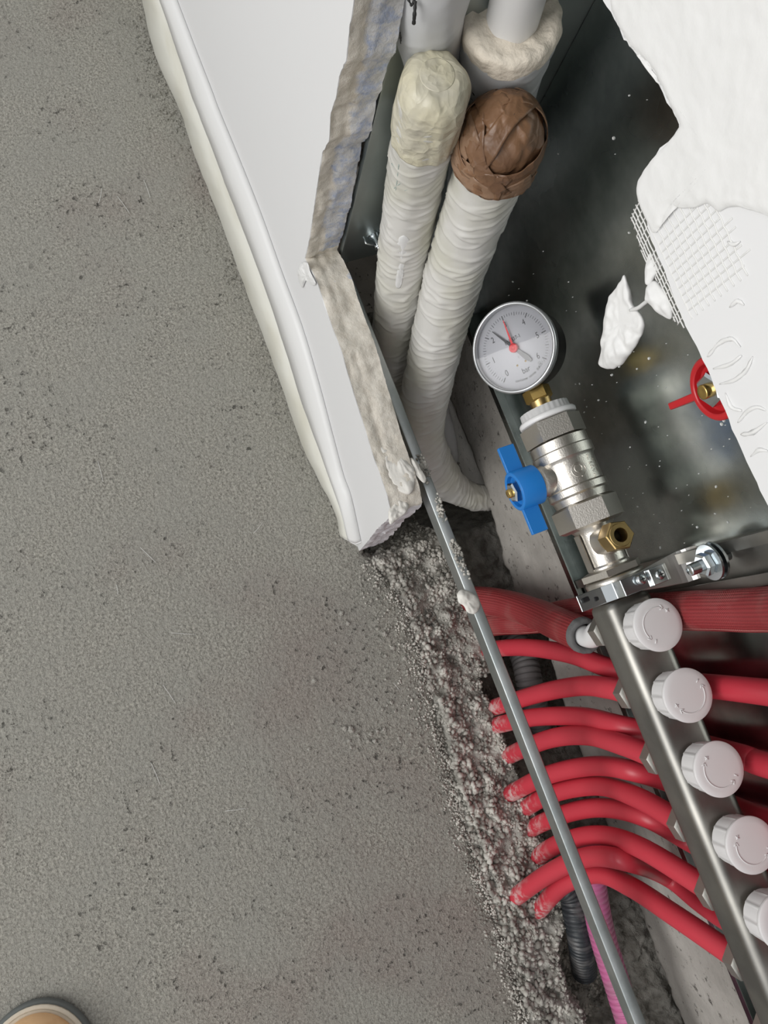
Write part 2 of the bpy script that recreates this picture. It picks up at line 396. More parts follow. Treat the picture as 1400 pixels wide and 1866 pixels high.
_ico = bmesh.new(); bmesh.ops.create_icosphere(_ico, subdivisions=1, radius=1)
_ico.verts.ensure_lookup_table(); ICO = np.array([v.co[:] for v in _ico.verts]); ICOF = np.array([[v.index for v in f.verts] for f in _ico.faces]); _ico.free()
def crumb_cloud(name, places, m):
    VV = []; FF = []; k = 0
    for (x, y, z, r) in places:
        s = ICO*(1+np.random.uniform(-.28, .28, (len(ICO), 1)))*np.random.uniform(.65, 1.2, (1, 3))*r
        a = random.random()*6.28; c, d = math.cos(a), math.sin(a); s = s @ np.array([[c, -d, 0], [d, c, 0], [0, 0, 1]])
        VV.append(s+np.array([[x, y, z]])); FF.append(ICOF+k); k += len(ICO)
    v = np.concatenate(VV); f = np.concatenate(FF)
    me = bpy.data.meshes.new(name); me.vertices.add(len(v)); me.vertices.foreach_set('co', v.ravel())
    me.loops.add(f.size); me.loops.foreach_set('vertex_index', f.ravel()); me.polygons.add(len(f))
    me.polygons.foreach_set('loop_start', np.arange(0, f.size, 3)); me.polygons.foreach_set('loop_total', np.full(len(f), 3))
    me.update(); me.validate(); return link(name, me, m, None, False)
pl = []
while len(pl) < 15000:
    x = random.uniform(-.12, .5); y = random.uniform(-.004, .115); e = edge_y(x)
    if y < e-.001: continue
    if fn((x, y, 0), 55, 9) < random.uniform(-.5, .35): continue
    r = .0006+.0023*random.random()**2.6
    pl.append((x, y, bed_z(x, y)+r*.4, r*(1.35 if y < .05 else 1)))
for _ in range(2600):                                       # crumbs spilled on the lip of the screed
    x = random.uniform(-.06, .47); d = abs(random.gauss(0, .009)); y = edge_y(x)-d+.002
    if -.05 < x < .12 and random.random() < .5: y -= abs(random.gauss(0, .012))
    r = .0005+.0013*random.random()**2
    pl.append((x, y, r*.5, r))
tag(crumb_cloud('loose_mortar_grains', pl, 'crumb'), 'loose grey mortar grains scattered over the rough trench bed', 'mortar', kind='stuff')
pl = []
for _ in range(900):                                        # along the foot of the skirting
    x = random.uniform(-.75, -.08); y = -.010-abs(random.gauss(0, .012)); r = .0005+.0012*random.random()**2
    if fn((x, 0, 0), 14, 2) < random.uniform(-.4, .3): continue
    pl.append((x, y, r*.4, r))
tag(crumb_cloud('sand_grains', pl, M['screed']), 'dark sandy grains lying along the foot of the white skirting', 'sand', kind='stuff')

# old concrete wall at the back, broken along its lower edge
low = [(-2, .02), (-.10, .004), (-.05, -.014), (.0, -.03), (.0275, -.03), (.06, -.012), (.088, .008), (.1255, -.012), (.16, -.02), (.25, -.03), (.6, -.05), (2, -.05)]
def low_z(x):
    for (a, b), (c, d) in zip(low, low[1:]):
        if a <= x <= c: return b+(d-b)*(x-a)/(c-a)
    return -.05
V = []; Fc = []; X2 = [-2+.2*i for i in range(8)]+[-.4+.004*i for i in range(251)]+[.7+.2*i for i in range(8)]
zr = [0, .002, .006, .02, .05, .09, .13, .2, 1, 2.6]
for x in X2:
    lz = low_z(x)-.024+.006*fn((x, 0, 0), 60)+.004*fn((x, 0, 0), 170)
    V.append((x, .262, lz-.004))
    for k, z in enumerate(zr): V.append((x, .176+(.004 if k == 0 else 0)+.0016*fn((x, z, 0), 40), lz+z))
n = len(zr)+1
for i in range(len(X2)-1):
    for j in range(n-1): a = i*n+j; Fc.append((a, a+n, a+n+1, a+1))
tag(mk('wall_back', V, Fc, 'conc'), kind='structure')
v, f = box(-2, 2.1, .26, .30, -.3, 2.6); tag(mk('wall_void_seal', v, f, 'conc', smooth=False), kind='structure')  # unseen slab, added to close the dark void behind the concrete
v, f = box(-2.2, 2.2, -.02, .3, -.36, -.30); tag(mk('floor_void_seal', v, f, 'conc', smooth=False), kind='structure')  # unseen slab, added so no light leaks up into the cavity

# plasterboard wall with the ragged opening
YF, YB = .008, .037
def wp(px, py): p = at(px, py, Y=YF); return (p.x, p.z)
topedge = [wp(*p) for p in [(1101,0),(1113,23),(1126,49),(1137,73),(1149,76),(1171,100),(1184,123),(1200,151),(1216,186),(1229,203),(1239,226),(1237,237),(1220,257),(1203,270),(1183,300),(1166,326),(1161,349),(1171,369),(1182,415),(1200,470),(1220,520),(1243,575),(1249,593),(1269,630),(1280,656),(1297,687),(1314,730),(1329,764),(1343,799),(1360,841),(1380,879),(1400,921)]]
side = [wp(*p) for p in [(555,471),(563,440),(572,380),(580,325),(587,279),(600,255),(603,205),(612,180),(618,140),(630,110),(636,60),(645,0)]]
sillp = [wp(*p) for p in [(714,938),(706,905),(690,860),(676,820),(664,780),(650,735),(636,690),(622,640),(606,600),(592,560),(580,520),(568,495)]]
outline = [((-2, -.05), 0), ((-.076, -.05), 0), ((-.0725, 0), 1), ((-.0735, .06), 1), ((-.0755, .12), 1), ((-.0745, .17), 1)]
outline += [(p, 1) for p in sillp]+[(p, 1) for p in side]+[((side[-1][0]+.004, .56), 1), ((-.275, .615), 1), ((-.24, .635), 1), ((-.19, .628), 1)]
outline += [(p, 1) for p in topedge]+[((.10, .606), 1), ((.3, .61), 1), ((.55, .605), 1), ((.556, .4), 1), ((.55, -.05), 0), ((2, -.05), 0), ((2, 2.6), 0), ((-2, 2.6), 0)]
pts = []; 
for (p, c), (q, c2) in zip(outline, outline[1:]+outline[:1]):
    if c and c2:
        k = max(1, int(math.dist(p, q)/.0022))
        for t in range(k): pts.append((p[0]+(q[0]-p[0])*t/k, p[1]+(q[1]-p[1])*t/k, 1))
    else: pts.append((p[0], p[1], c))
D = 12; NP = len(pts); V = []; Fc = []
for i, (x, z, c) in enumerate(pts):
    ax, az, _ = pts[i-1]; bx, bz, _ = pts[(i+1) % NP]; nx, nzz = (bz-az), -(bx-ax); ln = math.hypot(nx, nzz) or 1; nx /= ln; nzz /= ln
    for j in range(D+1):
        t = j/D; y = YF+(YB-YF)*t; a = 0
        if c:
            q = (x, y, z); a = .0010*fn(q, 160, 1)+.0009*fn(q, 380, 2)
            if j: a += .0012*fn(q, 70, 5)*2
            if 4 <= j <= 5: a -= .0010+.0012*fn(q, 90, 8)      # joint between the two layers
            if j == 0: a *= .55
        V.append((x-nx*a*-1, y, z-nzz*a*-1))
for i in range(NP):
    k = (i+1) % NP
    for j in range(D): Fc.append((i*(D+1)+j, k*(D+1)+j, k*(D+1)+j+1, i*(D+1)+j+1))
for j, flip in ((0, False), (D, True)):
    tri = tessellate_polygon([[Vector((V[i*(D+1)+j][0], V[i*(D+1)+j][2], 0)) for i in range(NP)]])
    Fc += [tuple(i*(D+1)+j for i in t) for t in tri]
wall = mk('wall_front', V, Fc, 'wall', smooth=False); tag(wall, kind='structure')
bmx = bmesh.new(); bmx.from_mesh(wall.data); bmesh.ops.recalc_face_normals(bmx, faces=bmx.faces)
for ff in bmx.faces: ff.smooth = abs(ff.normal.y) < .7
for e in bmx.edges:
    if len(e.link_faces) == 2 and (e.link_faces[0].smooth != e.link_faces[1].smooth): e.smooth = False
bmx.to_mesh(wall.data); bmx.free()

# joint compound smeared on the cut sill and on the face of the board
def onsill(l, z=.2): return [at(px, py, Z=z) for px, py in l]
blob('plaster_smear', onsill([(632,640),(655,625),(672,655),(690,700),(715,738),(700,750),(665,752),(642,715),(625,670)], .203), (0, 0, 1), .0030, 'putty', wall, .5, edge=3)
blob('plaster_smear', onsill([(690,750),(712,770),(730,800),(728,822),(752,850),(758,875),(748,900),(722,890),(700,850),(680,820),(676,775)], .197), (0, 0, 1), .0036, 'putty', wall, .5, sd=4, edge=3)
blob('plaster_smear', onsill([(748,835),(762,845),(776,870),(772,880),(756,862)], .196), (0, 0, 1), .002, 'putty', wall, .5, sd=7)
blob('plaster_lump', onsill([(712,920),(730,910),(745,918),(740,935),(724,946),(712,955),(708,938)], .190), (0, -.3, 1), .004, 'putty', wall, .7, sd=9)
blob('plaster_flake', [at(px, py, Y=.0070) for px, py in [(548,482),(560,478),(566,495),(576,515),(571,520),(558,512),(551,524),(545,505)]], (0, -1, .2), .0022, 'white', wall, .8, sd=11)
blob('plaster_skim', [at(px, py, Y=.0078) for px, py in [(1164,330),(1185,297),(1206,272),(1236,240),(1243,228),(1222,186),(1191,123),(1150,80),(1116,8),(1130,-60),(1240,-90),(1380,-90),(1500,-80),(1500,80),(1500,240),(1500,400),(1430,400),(1370,382),(1330,376),(1310,386),(1290,372),(1262,378),(1240,380),(1222,376),(1212,395),(1203,418),(1190,424),(1178,400),(1166,365)]], (0, -1, 0), .0014, 'white', wall, .15, rings=40, seg=260, sd=2, edge=1.6, mid=at(1310, 290, Y=.0078))
for k, pp in enumerate([[(1290,650),(1312,625),(1335,618),(1350,632)], [(1300,672),(1330,664),(1352,648)], [(1312,700),(1340,692),(1362,672),(1372,650)], [(1345,770),(1362,750),(1380,742),(1396,748)], [(1350,792),(1372,788),(1398,770)], [(1330,560),(1345,548),(1356,556)], [(1326,440),(1338,446),(1350,440)], [(1368,832),(1384,820),(1399,822)], [(1322,716),(1334,742),(1352,748)]]):
    tube('plaster_ridge', [at(px, py, Y=.0078) for px, py in pp], lambda s, t: .0006*math.sin(math.pi*min(.98, max(.02, t)))**.5, 'white', wall, 12, .001, disp=lambda s, th, k=k: .0004*noise.noise(Vector((s*300, math.cos(th)*2, k))))
# glass fibre jointing tape: threads on a square grid, partly sunk in the plaster, partly hanging free
def mesh_pt(x, z):
    if z > .6135: return Vector((x, .0079, z))
    d = .6135-z; return Vector((x, .0079+.18*d+8*d*d, z+.10*d))
par = []
X0, X1, ZL, ZH = -.0885, -.0495, .5865, .645
def zlow(x):
    t = (x-X0)/(X1-X0); return .600-.014*min(1, t/.65)+(.016*max(0, (t-.65)/.35))
i = 0; x = X0
while x <= X1+1e-6:
    z0 = zlow(x)+random.uniform(-.0012, .0008); z1 = ZH-.006*abs(math.sin(x*400))
    if not (.3 < (x-X0)/(X1-X0) < .34):
        p = [mesh_pt(x+.0003*math.sin(z*900), z0+(z1-z0)*t/26) for t in range(27)]
        par.append(tube_data(p, .00022, 5)[:2])
    x += .00245
z = ZL
while z <= ZH-.004:
    xs_ = [X0-.0006+(X1-X0+.0012)*t/30 for t in range(31)]; xs_ = [x for x in xs_ if z > zlow(x)]
    if len(xs_) > 3: par.append(tube_data([mesh_pt(x, z+.0002*math.sin(x*1500)) for x in xs_], .0003, 5)[:2])
    z += .0029
v, f = merge(par); o = mk('jointing_tape', v, f, 'mesh')
tag(o, 'frayed white fibre mesh jointing tape sticking out below the broken plasterboard edge', 'mesh tape')
for k, pp in enumerate([[(1184,520),(1196,512),(1212,530),(1226,560),(1222,580),(1206,572),(1192,556),(1182,545)], [(1180,470),(1192,462),(1204,480),(1196,500),(1184,520),(1178,500)]]):
    blob('plaster_clot', [at(px, py, Y=.012) for px, py in pp], (0, -1, .2), .002, 'white', o, .9, sd=30+k)
fr = [(1138,500),(1143,512),(1149,530),(1152,548),(1158,560),(1170,572),(1175,588),(1172,606),(1158,630),(1146,650),(1134,664),(1118,673),(1104,672),(1092,664),(1097,640),(1100,610),(1103,575),(1110,545),(1122,528),(1132,512)]
o = blob('plaster_fragment', [at(px, py, Y=.020) for px, py in fr], (0, -1, .4), .0035, 'white', None, .55, rings=14, seg=120, back=.6, sd=5)
tag(o, 'loose white plaster fragment dangling from the mesh tape in front of the metal sheet', 'plaster fragment')
tube('plaster_strand', [at(1150, 565, Y=.019), at(1163, 561, Y=.017), at(1174, 553, Y=.015), at(1184, 545, Y=.013)], .0007, 'white', o, 8, .001)

# skirting strip with its film and foam edging
low_px = [(9,-700),(135,-350),(198,-175),(234,-75),(261,0),(282,90),(316,170),(332,205),(360,290),(403,399),(440,500),(480,606),(520,715),(549,800),(580,868),(612,930),(622,977)]
mid_px = [(39,-700),(165,-350),(228,-175),(264,-75),(291,0),(322,90),(348,170),(362,205),(398,300),(436,399),(474,500),(509,600),(545,715),(575,800),(600,870),(622,930),(634,984)]
top_px = [(59,-700),(185,-350),(248,-175),(284,-75),(311,0),(345,90),(376,170),(389,205),(428,300),(467,399),(503,500),(540,600),(570,700),(597,800),(616,870),(630,910),(648,990)]
fl = spline([at(*p, Z=.001) for p in low_px], .006)
def strip(name, cols, m, par=None, th=.0012):
    n = len(cols); k = len(cols[0]); V = [p for c in cols for p in c]; Fc = []
    for a in range(n-1):
        for b in range(k-1): Fc.append((a*k+b, a*k+b+1, (a+1)*k+b+1, (a+1)*k+b))
    o = mk(name, V, Fc, m, par); s = o.modifiers.new('solid', 'SOLIDIFY'); s.thickness = th; s.offset = 0; return o
def res(px, n, **kw):
    P = spline([at(*p, **kw) for p in px], .002); return [P[int(i*(len(P)-1)/(n-1))] for i in range(n)]
n = 320
A = res(low_px, n, Z=.001); B = res(mid_px, n, Y=-.0035); C = res(top_px, n, Y=.002); Dd = [Vector((p.x, .0078, p.z+.003)) for p in C]
for i in range(n):
    A[i].y += .0008*fn(A[i], 60, 3); B[i].y += .0006*fn(B[i], 30, 4)+.0002*fn(B[i], 120)
m1 = [(a+b)/2+Vector((0, -.0006, 0)) for a, b in zip(A, B)]; m2 = [(b+c)/2+Vector((0, -.0012, 0)) for b, c in zip(B, C)]
bb = strip('baseboard_front', [B, m2, C, Dd], 'film2'); tag(bb, kind='structure')
o = strip('edging_film', [A, [p+Vector((0, -.0012, .001)) for p in A], m1, B], 'film'); tag(o, 'dirty cream plastic edging film along the foot of the white skirting', 'edging strip')
# the baseboard's end cap
ec = [A[-1], m1[-1], B[-1], m2[-1], C[-1], Dd[-1], Vector((Dd[-1].x, .0078, 0))]
mk('end_face', ec+[p+Vector((.0012, 0, 0)) for p in ec], [tuple(range(7)), tuple(range(13, 6, -1))]+[(i, (i+1) % 7, 7+(i+1) % 7, 7+i) for i in range(7)], 'film2', bb, False)

# ------------------------------------------------------------------ steel cabinet: back sheet, side sheet, channel
cab = empty('manifold_cabinet', (.15, .162, .15), 'galvanised sheet steel cabinet recess behind the gauge and valves, specked with white paint', 'cabinet')
cab.location = (0, 0, 0)
v, f = merge([box(-.294, .62, .1720, .1732, .128, .70), box(-.294, .62, .160, .1732, .1270, .1282), box(-.294, .62, .160, .1612, .1270, .136)])
bev(mk('back_sheet', v, f, 'sheet', cab, False), .0004)
v, f = merge([box(-.2955, -.2943, .0395, .1732, .200, .70), box(-.2943, -.291, .0395, .0405, .200, .70)]); mk('side_sheet', v, f, 'sheetm', cab, False)
v, f = box(.62, .6212, .052, .1732, .13, .70); mk('side_sheet', v, f, 'sheet', cab, False)  # unseen right side, added with the top to shut out stray light
v, f = box(-.2955, .6212, .038, .1732, .70, .7012); mk('top_leak_cap', v, f, 'sheet', cab, False)  # unseen lid, added to stop sky light leaking down the cavity
# mounting channel with slots: raised lips either side of a flat web
ch = [(.034, .1720), (.034, .1620), (.0415, .1620), (.0415, .1635), (.0355, .1635), (.0355, .1700), (.0645, .1700), (.0645, .1635), (.0585, .1635), (.0585, .1620), (.066, .1620), (.066, .1720)]
V = [(x, y, z) for z in (.131, .69) for x, y in ch]; k = len(ch)
Fc = [(i, (i+1) % k, k+(i+1) % k, k+i) for i in range(k)]
mk('mounting_channel', V, Fc, 'steel', cab, False)
# wing nut on the side sheet
p = at(683, 432, X=-.292); wn = empty('wing_nut', p, 'small zinc wing nut on the dark cabinet side beside the cream capped pipe', 'wing nut')
v, f = merge([lathe([(-.003, .0075), (.0, .0075)], 'x', 24), lathe([(0, .0045), (.007, .0042), (.010, .0036)], 'x', 16)]); auto(mk('nut', v, f, 'zinc', wn))
v, f = lathe([(-.003, .002), (.014, .002)], 'x', 12); mk('screw_shaft', v, f, 'zinc', wn)
for s in (1, -1):
    v, f = box(.002, .0095, -.0012, .0012, .002, .015); o = bev(mk('wing', [(a, b, c*s+.002*s) for a, b, c in v], f, 'zinc', wn), .001); o.rotation_euler = (.9, 0, 0)
# paint specks, thrown on the sheet
par = []
for _ in range(150):
    x = random.uniform(-.27, .03); z = random.uniform(.17, .60); r = .0003+.0009*random.random()**4
    if random.random() < .3: x = random.uniform(-.12, .03); z = random.uniform(.25, .42)
    a = random.uniform(0, 3); e = random.uniform(.4, 1)
    par.append(([(x+r*math.cos(t)*math.cos(a)-r*e*math.sin(t)*math.sin(a), y, z+r*math.cos(t)*math.sin(a)+r*e*math.sin(t)*math.cos(a)) for y in (.1721, .1715) for t in [i*math.pi/4 for i in range(8)]], [tuple(range(8)), tuple(range(15, 7, -1))]+[(i, (i+1) % 8, 8+(i+1) % 8, 8+i) for i in range(8)]))
v, f = merge(par); o = mk('paint_specks', v, f, 'white', cab); o['kind'] = 'stuff'; o['label'] = 'tiny white paint specks'

# ------------------------------------------------------------------ front rail of the cabinet
rail = empty('metal_rail', (0, 0, 0), 'thin galvanised metal rail running across in front of the red pipes', 'rail')
prof = [(.0440, .168), (.0440, .1835), (.0445, .1850), (.0455, .1856), (.0525, .1856), (.0532, .185), (.0532, .182), (.0522, .182), (.0522, .1845), (.0456, .1845), (.0450, .183), (.0450, .168)]
k = len(prof); V = []; XR = [-.294+.01*i for i in range(91)]
for x in XR: V += [(x, y, z+.0004*math.sin(x*19)) for y, z in prof]
Fc = [(i*k+j, i*k+(j+1) % k, (i+1)*k+(j+1) % k, (i+1)*k+j) for i in range(len(XR)-1) for j in range(k)]
auto(mk('profile', V, Fc, 'rail', rail), 40)
blob('putty_blob', [at(px, py, Z=.187) for px, py in [(833,1082),(842,1075),(858,1080),(870,1088),(875,1104),(866,1118),(852,1116),(845,1104),(836,1098)]], (0, -.3, 1), .006, 'putty', rail, .35, sd=2, back=1)
gl = []
for _ in range(240):
    c = random.choice([(-.030, .008), (-.018, .012), (-.066, .010), (-.100, .009), (-.108, .006)]); x = random.gauss(c[0], c[1]*.5); r = .0005+.0013*random.random()
    gl.append((x, random.uniform(.046, .053), .186+r*.5+random.random()*.0015, r))
o = crumb_cloud('mortar_grains', gl, 'crumb'); o.parent = rail; o['kind'] = 'stuff'; o['label'] = 'grey mortar grains stuck on the rail'

# ------------------------------------------------------------------ insulated pipes
def wrinkle(a=.0009, f=170, th0=.9, sd=0., mix=.0006):
    def d(s, th):
        q = noise.noise(Vector((math.cos(th)*th0+sd, math.sin(th)*th0, (s+.009*math.sin(th+sd))*f)))
        q2 = noise.noise(Vector((math.cos(th)*2.2, math.sin(th)*2.2+sd, s*45)))
        r = (1-abs(q)*4.2); r = max(0, r)
        return a*r*(.45+.8*max(0, q2+.3))+mix*q2
    return d
# cream capped pipe
pc = empty('insulated_pipe', (0, 0, 0), 'white taped insulated pipe end capped with cream masking tape, left of the brown capped one', 'insulated pipe')
P1 = [at(712, 745, Z=.03), at(712, 700, Z=.08), at(728, 520, Z=.22), at(756, 330, Z=.34), at(790, 170, Z=.435)]
path = spline(P1, .0011); Ltot = sum((b-a).length for a, b in zip(path, path[1:]))
tube('tape_wrap', path, .0198, 'wrap', pc, 84, disp=wrinkle(.0013, 125, .8, 1.), raw=True)
def cap_shape(path, start, R, m, name, parent, dome=.010, disp=None, flat=.55):
    """a tape cap that follows the end of a path and closes over it"""
    T = (path[-1]-path[-4]).normalized(); pp = [p for p in path if (path[-1]-p).length < start]
    nb = len(pp); extra = 14; rad = [R]*nb
    for i in range(1, extra+1):
        a = i/extra*math.pi/2; pp.append(path[-1]+T*dome*math.sin(a)); rad.append(R*(flat+(1-flat)*math.cos(a)) if i < extra else R*flat)
    for q in (.7, .4, .12): pp.append(path[-1]+T*(dome+.0006*(1-q))); rad.append(R*flat*q)
    tot = len(pp)-1
    V, Fc, UV = tube_data(pp, lambda s, t: rad[int(round(t*tot))], 84, disp); return mk(name, V, Fc, m, parent, True, UV)
def crease(a=.0018, sc=75, sd=0):
    def d(s, th):
        p = Vector((math.cos(th)*.02*1+sd, math.sin(th)*.02, s)); dist, _ = noise.voronoi(p*sc)
        e = dist[1]-dist[0]; return a*(min(e, .45)/.45-.5)+.0010*noise.noise(p*45)
    return d
def fold(a=.0014, k=9, sd=0.):
    def d(s, th):
        w = noise.noise(Vector((math.cos(th)*1.6+sd, math.sin(th)*1.6, s*20)))
        return a*(.9-abs(noise.noise(Vector((math.cos(th)*1.9+sd, math.sin(th)*1.9, s*14))))*3.2)*.8+.0008*w-.0004
    return d
cap_shape(path, .044, .0213, 'cream', 'tape_cap', pc, .016, fold(.0014, 9, 2.), .52)
v, f = lathe([(0, .0098), (.0002, .0098), (.0003, .0094)], 'z', 40); T = (path[-1]-path[-4]).normalized()
o = mk('end_disc', v, f, 'cream', pc); o.matrix_world = Matrix.Translation(path[-1]+T*.0160) @ T.to_track_quat('Z', 'Y').to_matrix().to_4x4()
# the brown capped pipe
pb = empty('insulated_pipe', (0, 0, 0), 'white taped insulated pipe whose end is wrapped in crumpled brown packing tape', 'insulated pipe')
P2 = [at(905, 905, Z=-.045), at(862, 905, Z=-.025), at(815, 880, Z=.005), at(782, 835, Z=.045), at(768, 770, Z=.10), at(790, 650, Z=.18), at(828, 500, Z=.27), at(872, 370, Z=.345), at(912, 262, Z=.405)]
path2 = spline(P2, .0011); L2 = sum((b-a).length for a, b in zip(path2, path2[1:]))
def r2(s, t): return .0155 if s < .06 else (.0155+(.0225-.0155)*min(1, (s-.06)/.05))
tube('tape_wrap', path2, r2, 'wrap', pb, 84, disp=wrinkle(.0014, 125, .8, 4.), raw=True)
capo = cap_shape(path2, .016, .0254, 'brown', 'tape_cap', pb, .030, crease(.0030, 62, 3), .22)
T = (path2[-1]-path2[-4]).normalized(); Q = T.to_track_quat('Z', 'X').to_matrix(); c0 = path2[-1]
def dome_pt(d):                                            # d in the cap's own frame
    d = d.normalized(); a, b = .0268, .033
    if d.z < 0: s = min(.0268/math.hypot(d.x, d.y), .0155/abs(d.z))
    else: s = 1/math.sqrt((d.x**2+d.y**2)/a**2+d.z**2/b**2)
    return d*s
for k in range(11):
    rnd = random.Random(k*13+5); nrm = Vector((rnd.uniform(-1, 1), rnd.uniform(-1, 1), rnd.uniform(-.9, .9))).normalized()
    if k < 3: nrm = Vector((rnd.uniform(-.5, .5), rnd.uniform(-.5, .5), 1)).normalized()
    a = nrm.orthogonal().normalized(); b = nrm.cross(a); wd = rnd.uniform(.16, .34); a0 = rnd.uniform(0, 6.28); a1 = a0+rnd.uniform(2.0, 4.2); V = []; Fc = []; na, nb2 = 60, 9
    for i in range(na+1):
        th = a0+(a1-a0)*i/na
        for j in range(nb2+1):
            t = (j/nb2*2-1)*wd*(1+.15*math.sin(th*5+k))
            d = (a*math.cos(th)+b*math.sin(th)+nrm*(t+(0 if k > 2 else -.05))).normalized()
            if d.z < -.50: h_ = math.hypot(d.x, d.y) or 1e-6; d = Vector((d.x/h_, d.y/h_, -.57))
            q = dome_pt(d); q *= 1+.012+.0035*k/3+.035*noise.noise(q*130+Vector((k, 0, 0)))+.035*abs(noise.noise(Vector((t*9, th*1.6, k*3.1))))
            V.append(c0+Q @ q)
    for i in range(na):
        for j in range(nb2): a_ = i*(nb2+1)+j; Fc.append((a_, a_+1, a_+nb2+2, a_+nb2+1))
    o = mk('tape_strip', V, Fc, 'brown2' if k % 3 == 0 else 'brown', pb); s = o.modifiers.new('s', 'SOLIDIFY'); s.thickness = .0004
# tall pipes behind
pa = empty('insulated_pipe', (0, 0, 0), 'tall smooth white insulated pipe with black marker writing, rising behind the cream capped one', 'insulated pipe')
PA = [at(750, 560, Z=.10), at(758, 330, Z=.26), at(774, 120, Z=.40), at(781, 0, Z=.465)]
PA += [PA[-1]+Vector((.002, -.002, .05)), PA[-1]+Vector((.004, .012, .13)), PA[-1]+Vector((.004, .040, .24))]
pathA = spline(PA, .002); tube('foil_sleeve', pathA, .0212, 'wrapd', pa, 72, disp=wrinkle(.0005, 70, .7, 8., .0006), raw=True)
pbt = empty('insulated_pipe', (0, 0, 0), 'thick white insulated pipe with a torn cream foam end, behind the brown capped one', 'insulated pipe')
PB = [at(830, 560, Z=.10), at(862, 380, Z=.24), at(898, 180, Z=.38), at(934, 36, Z=.455)]
pathB = spline(PB, .0015); tube('foil_sleeve', pathB, .0272, 'wrapd', pbt, 84, disp=wrinkle(.0009, 60, .7, 12., .0008), raw=True)
TB = (pathB[-1]-pathB[-5]).normalized(); RB = Matrix.Translation(pathB[-1]) @ TB.to_track_quat('Z', 'Y').to_matrix().to_4x4()
V, Fc = [], []
prof = [(-.012, .0276), (-.004, .0284), (.0, .0288), (.0032, .0276), (.0040, .0240), (.0026, .0195), (.0024, .0150)]
for t, r in prof:
    for j in range(96):
        th = j/96*2*math.pi; nn = fn((math.cos(th), math.sin(th), t*80), 3.5, 2)
        V.append((math.cos(th)*(r+.0016*nn*(r > .02)), math.sin(th)*(r+.0016*nn*(r > .02)), t+.0030*fn((math.cos(th)*r*60, math.sin(th)*r*60, 0), 2, 7)*(t > -.01)))
for i in range(len(prof)-1):
    for j in range(96): a = i*96+j; b = i*96+(j+1) % 96; Fc.append((a, b, b+96, a+96))
o = mk('foam_end', V, Fc, 'foam', pbt); o.matrix_world = RB
o = mk('inner_pipe', *lathe([(-.02, .0150), (.30, .0150)], 'z', 48), 'ptfe', pbt); o.matrix_world = RB
auto(o)
# marker writing on the tall pipes
def on_pipe(px, py, path, r):
    """nearest point where the line of sight meets the sleeve"""
    v = (ROT @ Vector((px-700, py-933, F))).normalized(); best = None
    for k in range(0, len(path)-1):
        a = path[k]; t = (path[k+1]-a).normalized(); w = a-CAM
        # distance along v closest to axis point
        s = w.dot(v); d = (CAM+v*s-a).length
        if best is None or d < best[0]: best = (d, a, t, s)
    # refine: intersect with infinite cylinder
    d, a, t, s = best; w = CAM-a; vp = v-t*v.dot(t); wp_ = w-t*w.dot(t); A_ = vp.dot(vp); B_ = 2*vp.dot(wp_); C_ = wp_.dot(wp_)-r*r; D_ = B_*B_-4*A_*C_
    if D_ < 0: return None
    return CAM+v*((-B_-math.sqrt(D_))/(2*A_))
def stroke(pxs, path, r, m, parent, w=.0007, name='marker_stroke'):
    P = []
    for (a, b), (c, d) in zip(pxs, pxs[1:]):
        for t in range(6):
            q = on_pipe(a+(c-a)*t/6, b+(d-b)*t/6, path, r)
            if q: P.append(q)
    if len(P) > 3: tube(name, P, lambda s, t: w*(.7+.6*noise.noise(Vector((s*400, 0, w*1e4)))), m, parent, 8, .002)
RA = .0218
for w, l in ((.0010, [(742,-6),(750,10),(757,0)]), (.0014, [(757,2),(756,22),(754,46)]), (.0007, [(729,60),(731,78),(735,88)]), (.0007, [(733,80),(737,100),(736,112),(741,126)]), (.0012, [(756,100),(758,110),(750,118)]), (.0009, [(750,112),(746,124),(740,132)])):
    stroke(l, pathA, RA, 'marker', pa, w)
for w, l in ((.0006, [(842,128),(852,145),(862,168),(868,178)]), (.0005, [(843,150),(850,166),(866,188)])): stroke(l, pathB, .0279, 'marker', pbt, w)
for w, l in ((.0005, [(727,300),(724,330),(720,355)]), (.0005, [(714,298),(735,322),(752,342),(735,348)]), (.0004, [(716,345),(735,330)])): stroke(l, path, .0205, 'green', pc, w)
# white plaster drip on the cream capped pipe
blob('plaster_drip', [on_pipe(px, py, path, .0200) for px, py in [(729,432),(738,428),(747,438),(744,455),(738,470),(737,490),(732,520),(727,526),(721,522),(724,500),(730,475),(731,450),(724,445)]], (0, -.8, .5), .0016, 'white', pc, .6, sd=6)
# a second thin wrapped pipe bending away in the trench
o = tube('wrapped_pipe', [at(800, 740, Z=.02), at(812, 790, Z=.005), at(818, 835, Z=-.02), at(800, 900, Z=-.07)], .0105, 'wrapd', None, 32, .0015, disp=wrinkle(.0008, 120, .8, 3))
tag(o, 'thin dusty wrapped pipe in shadow bending down behind the foot of the insulated pipes', 'pipe')

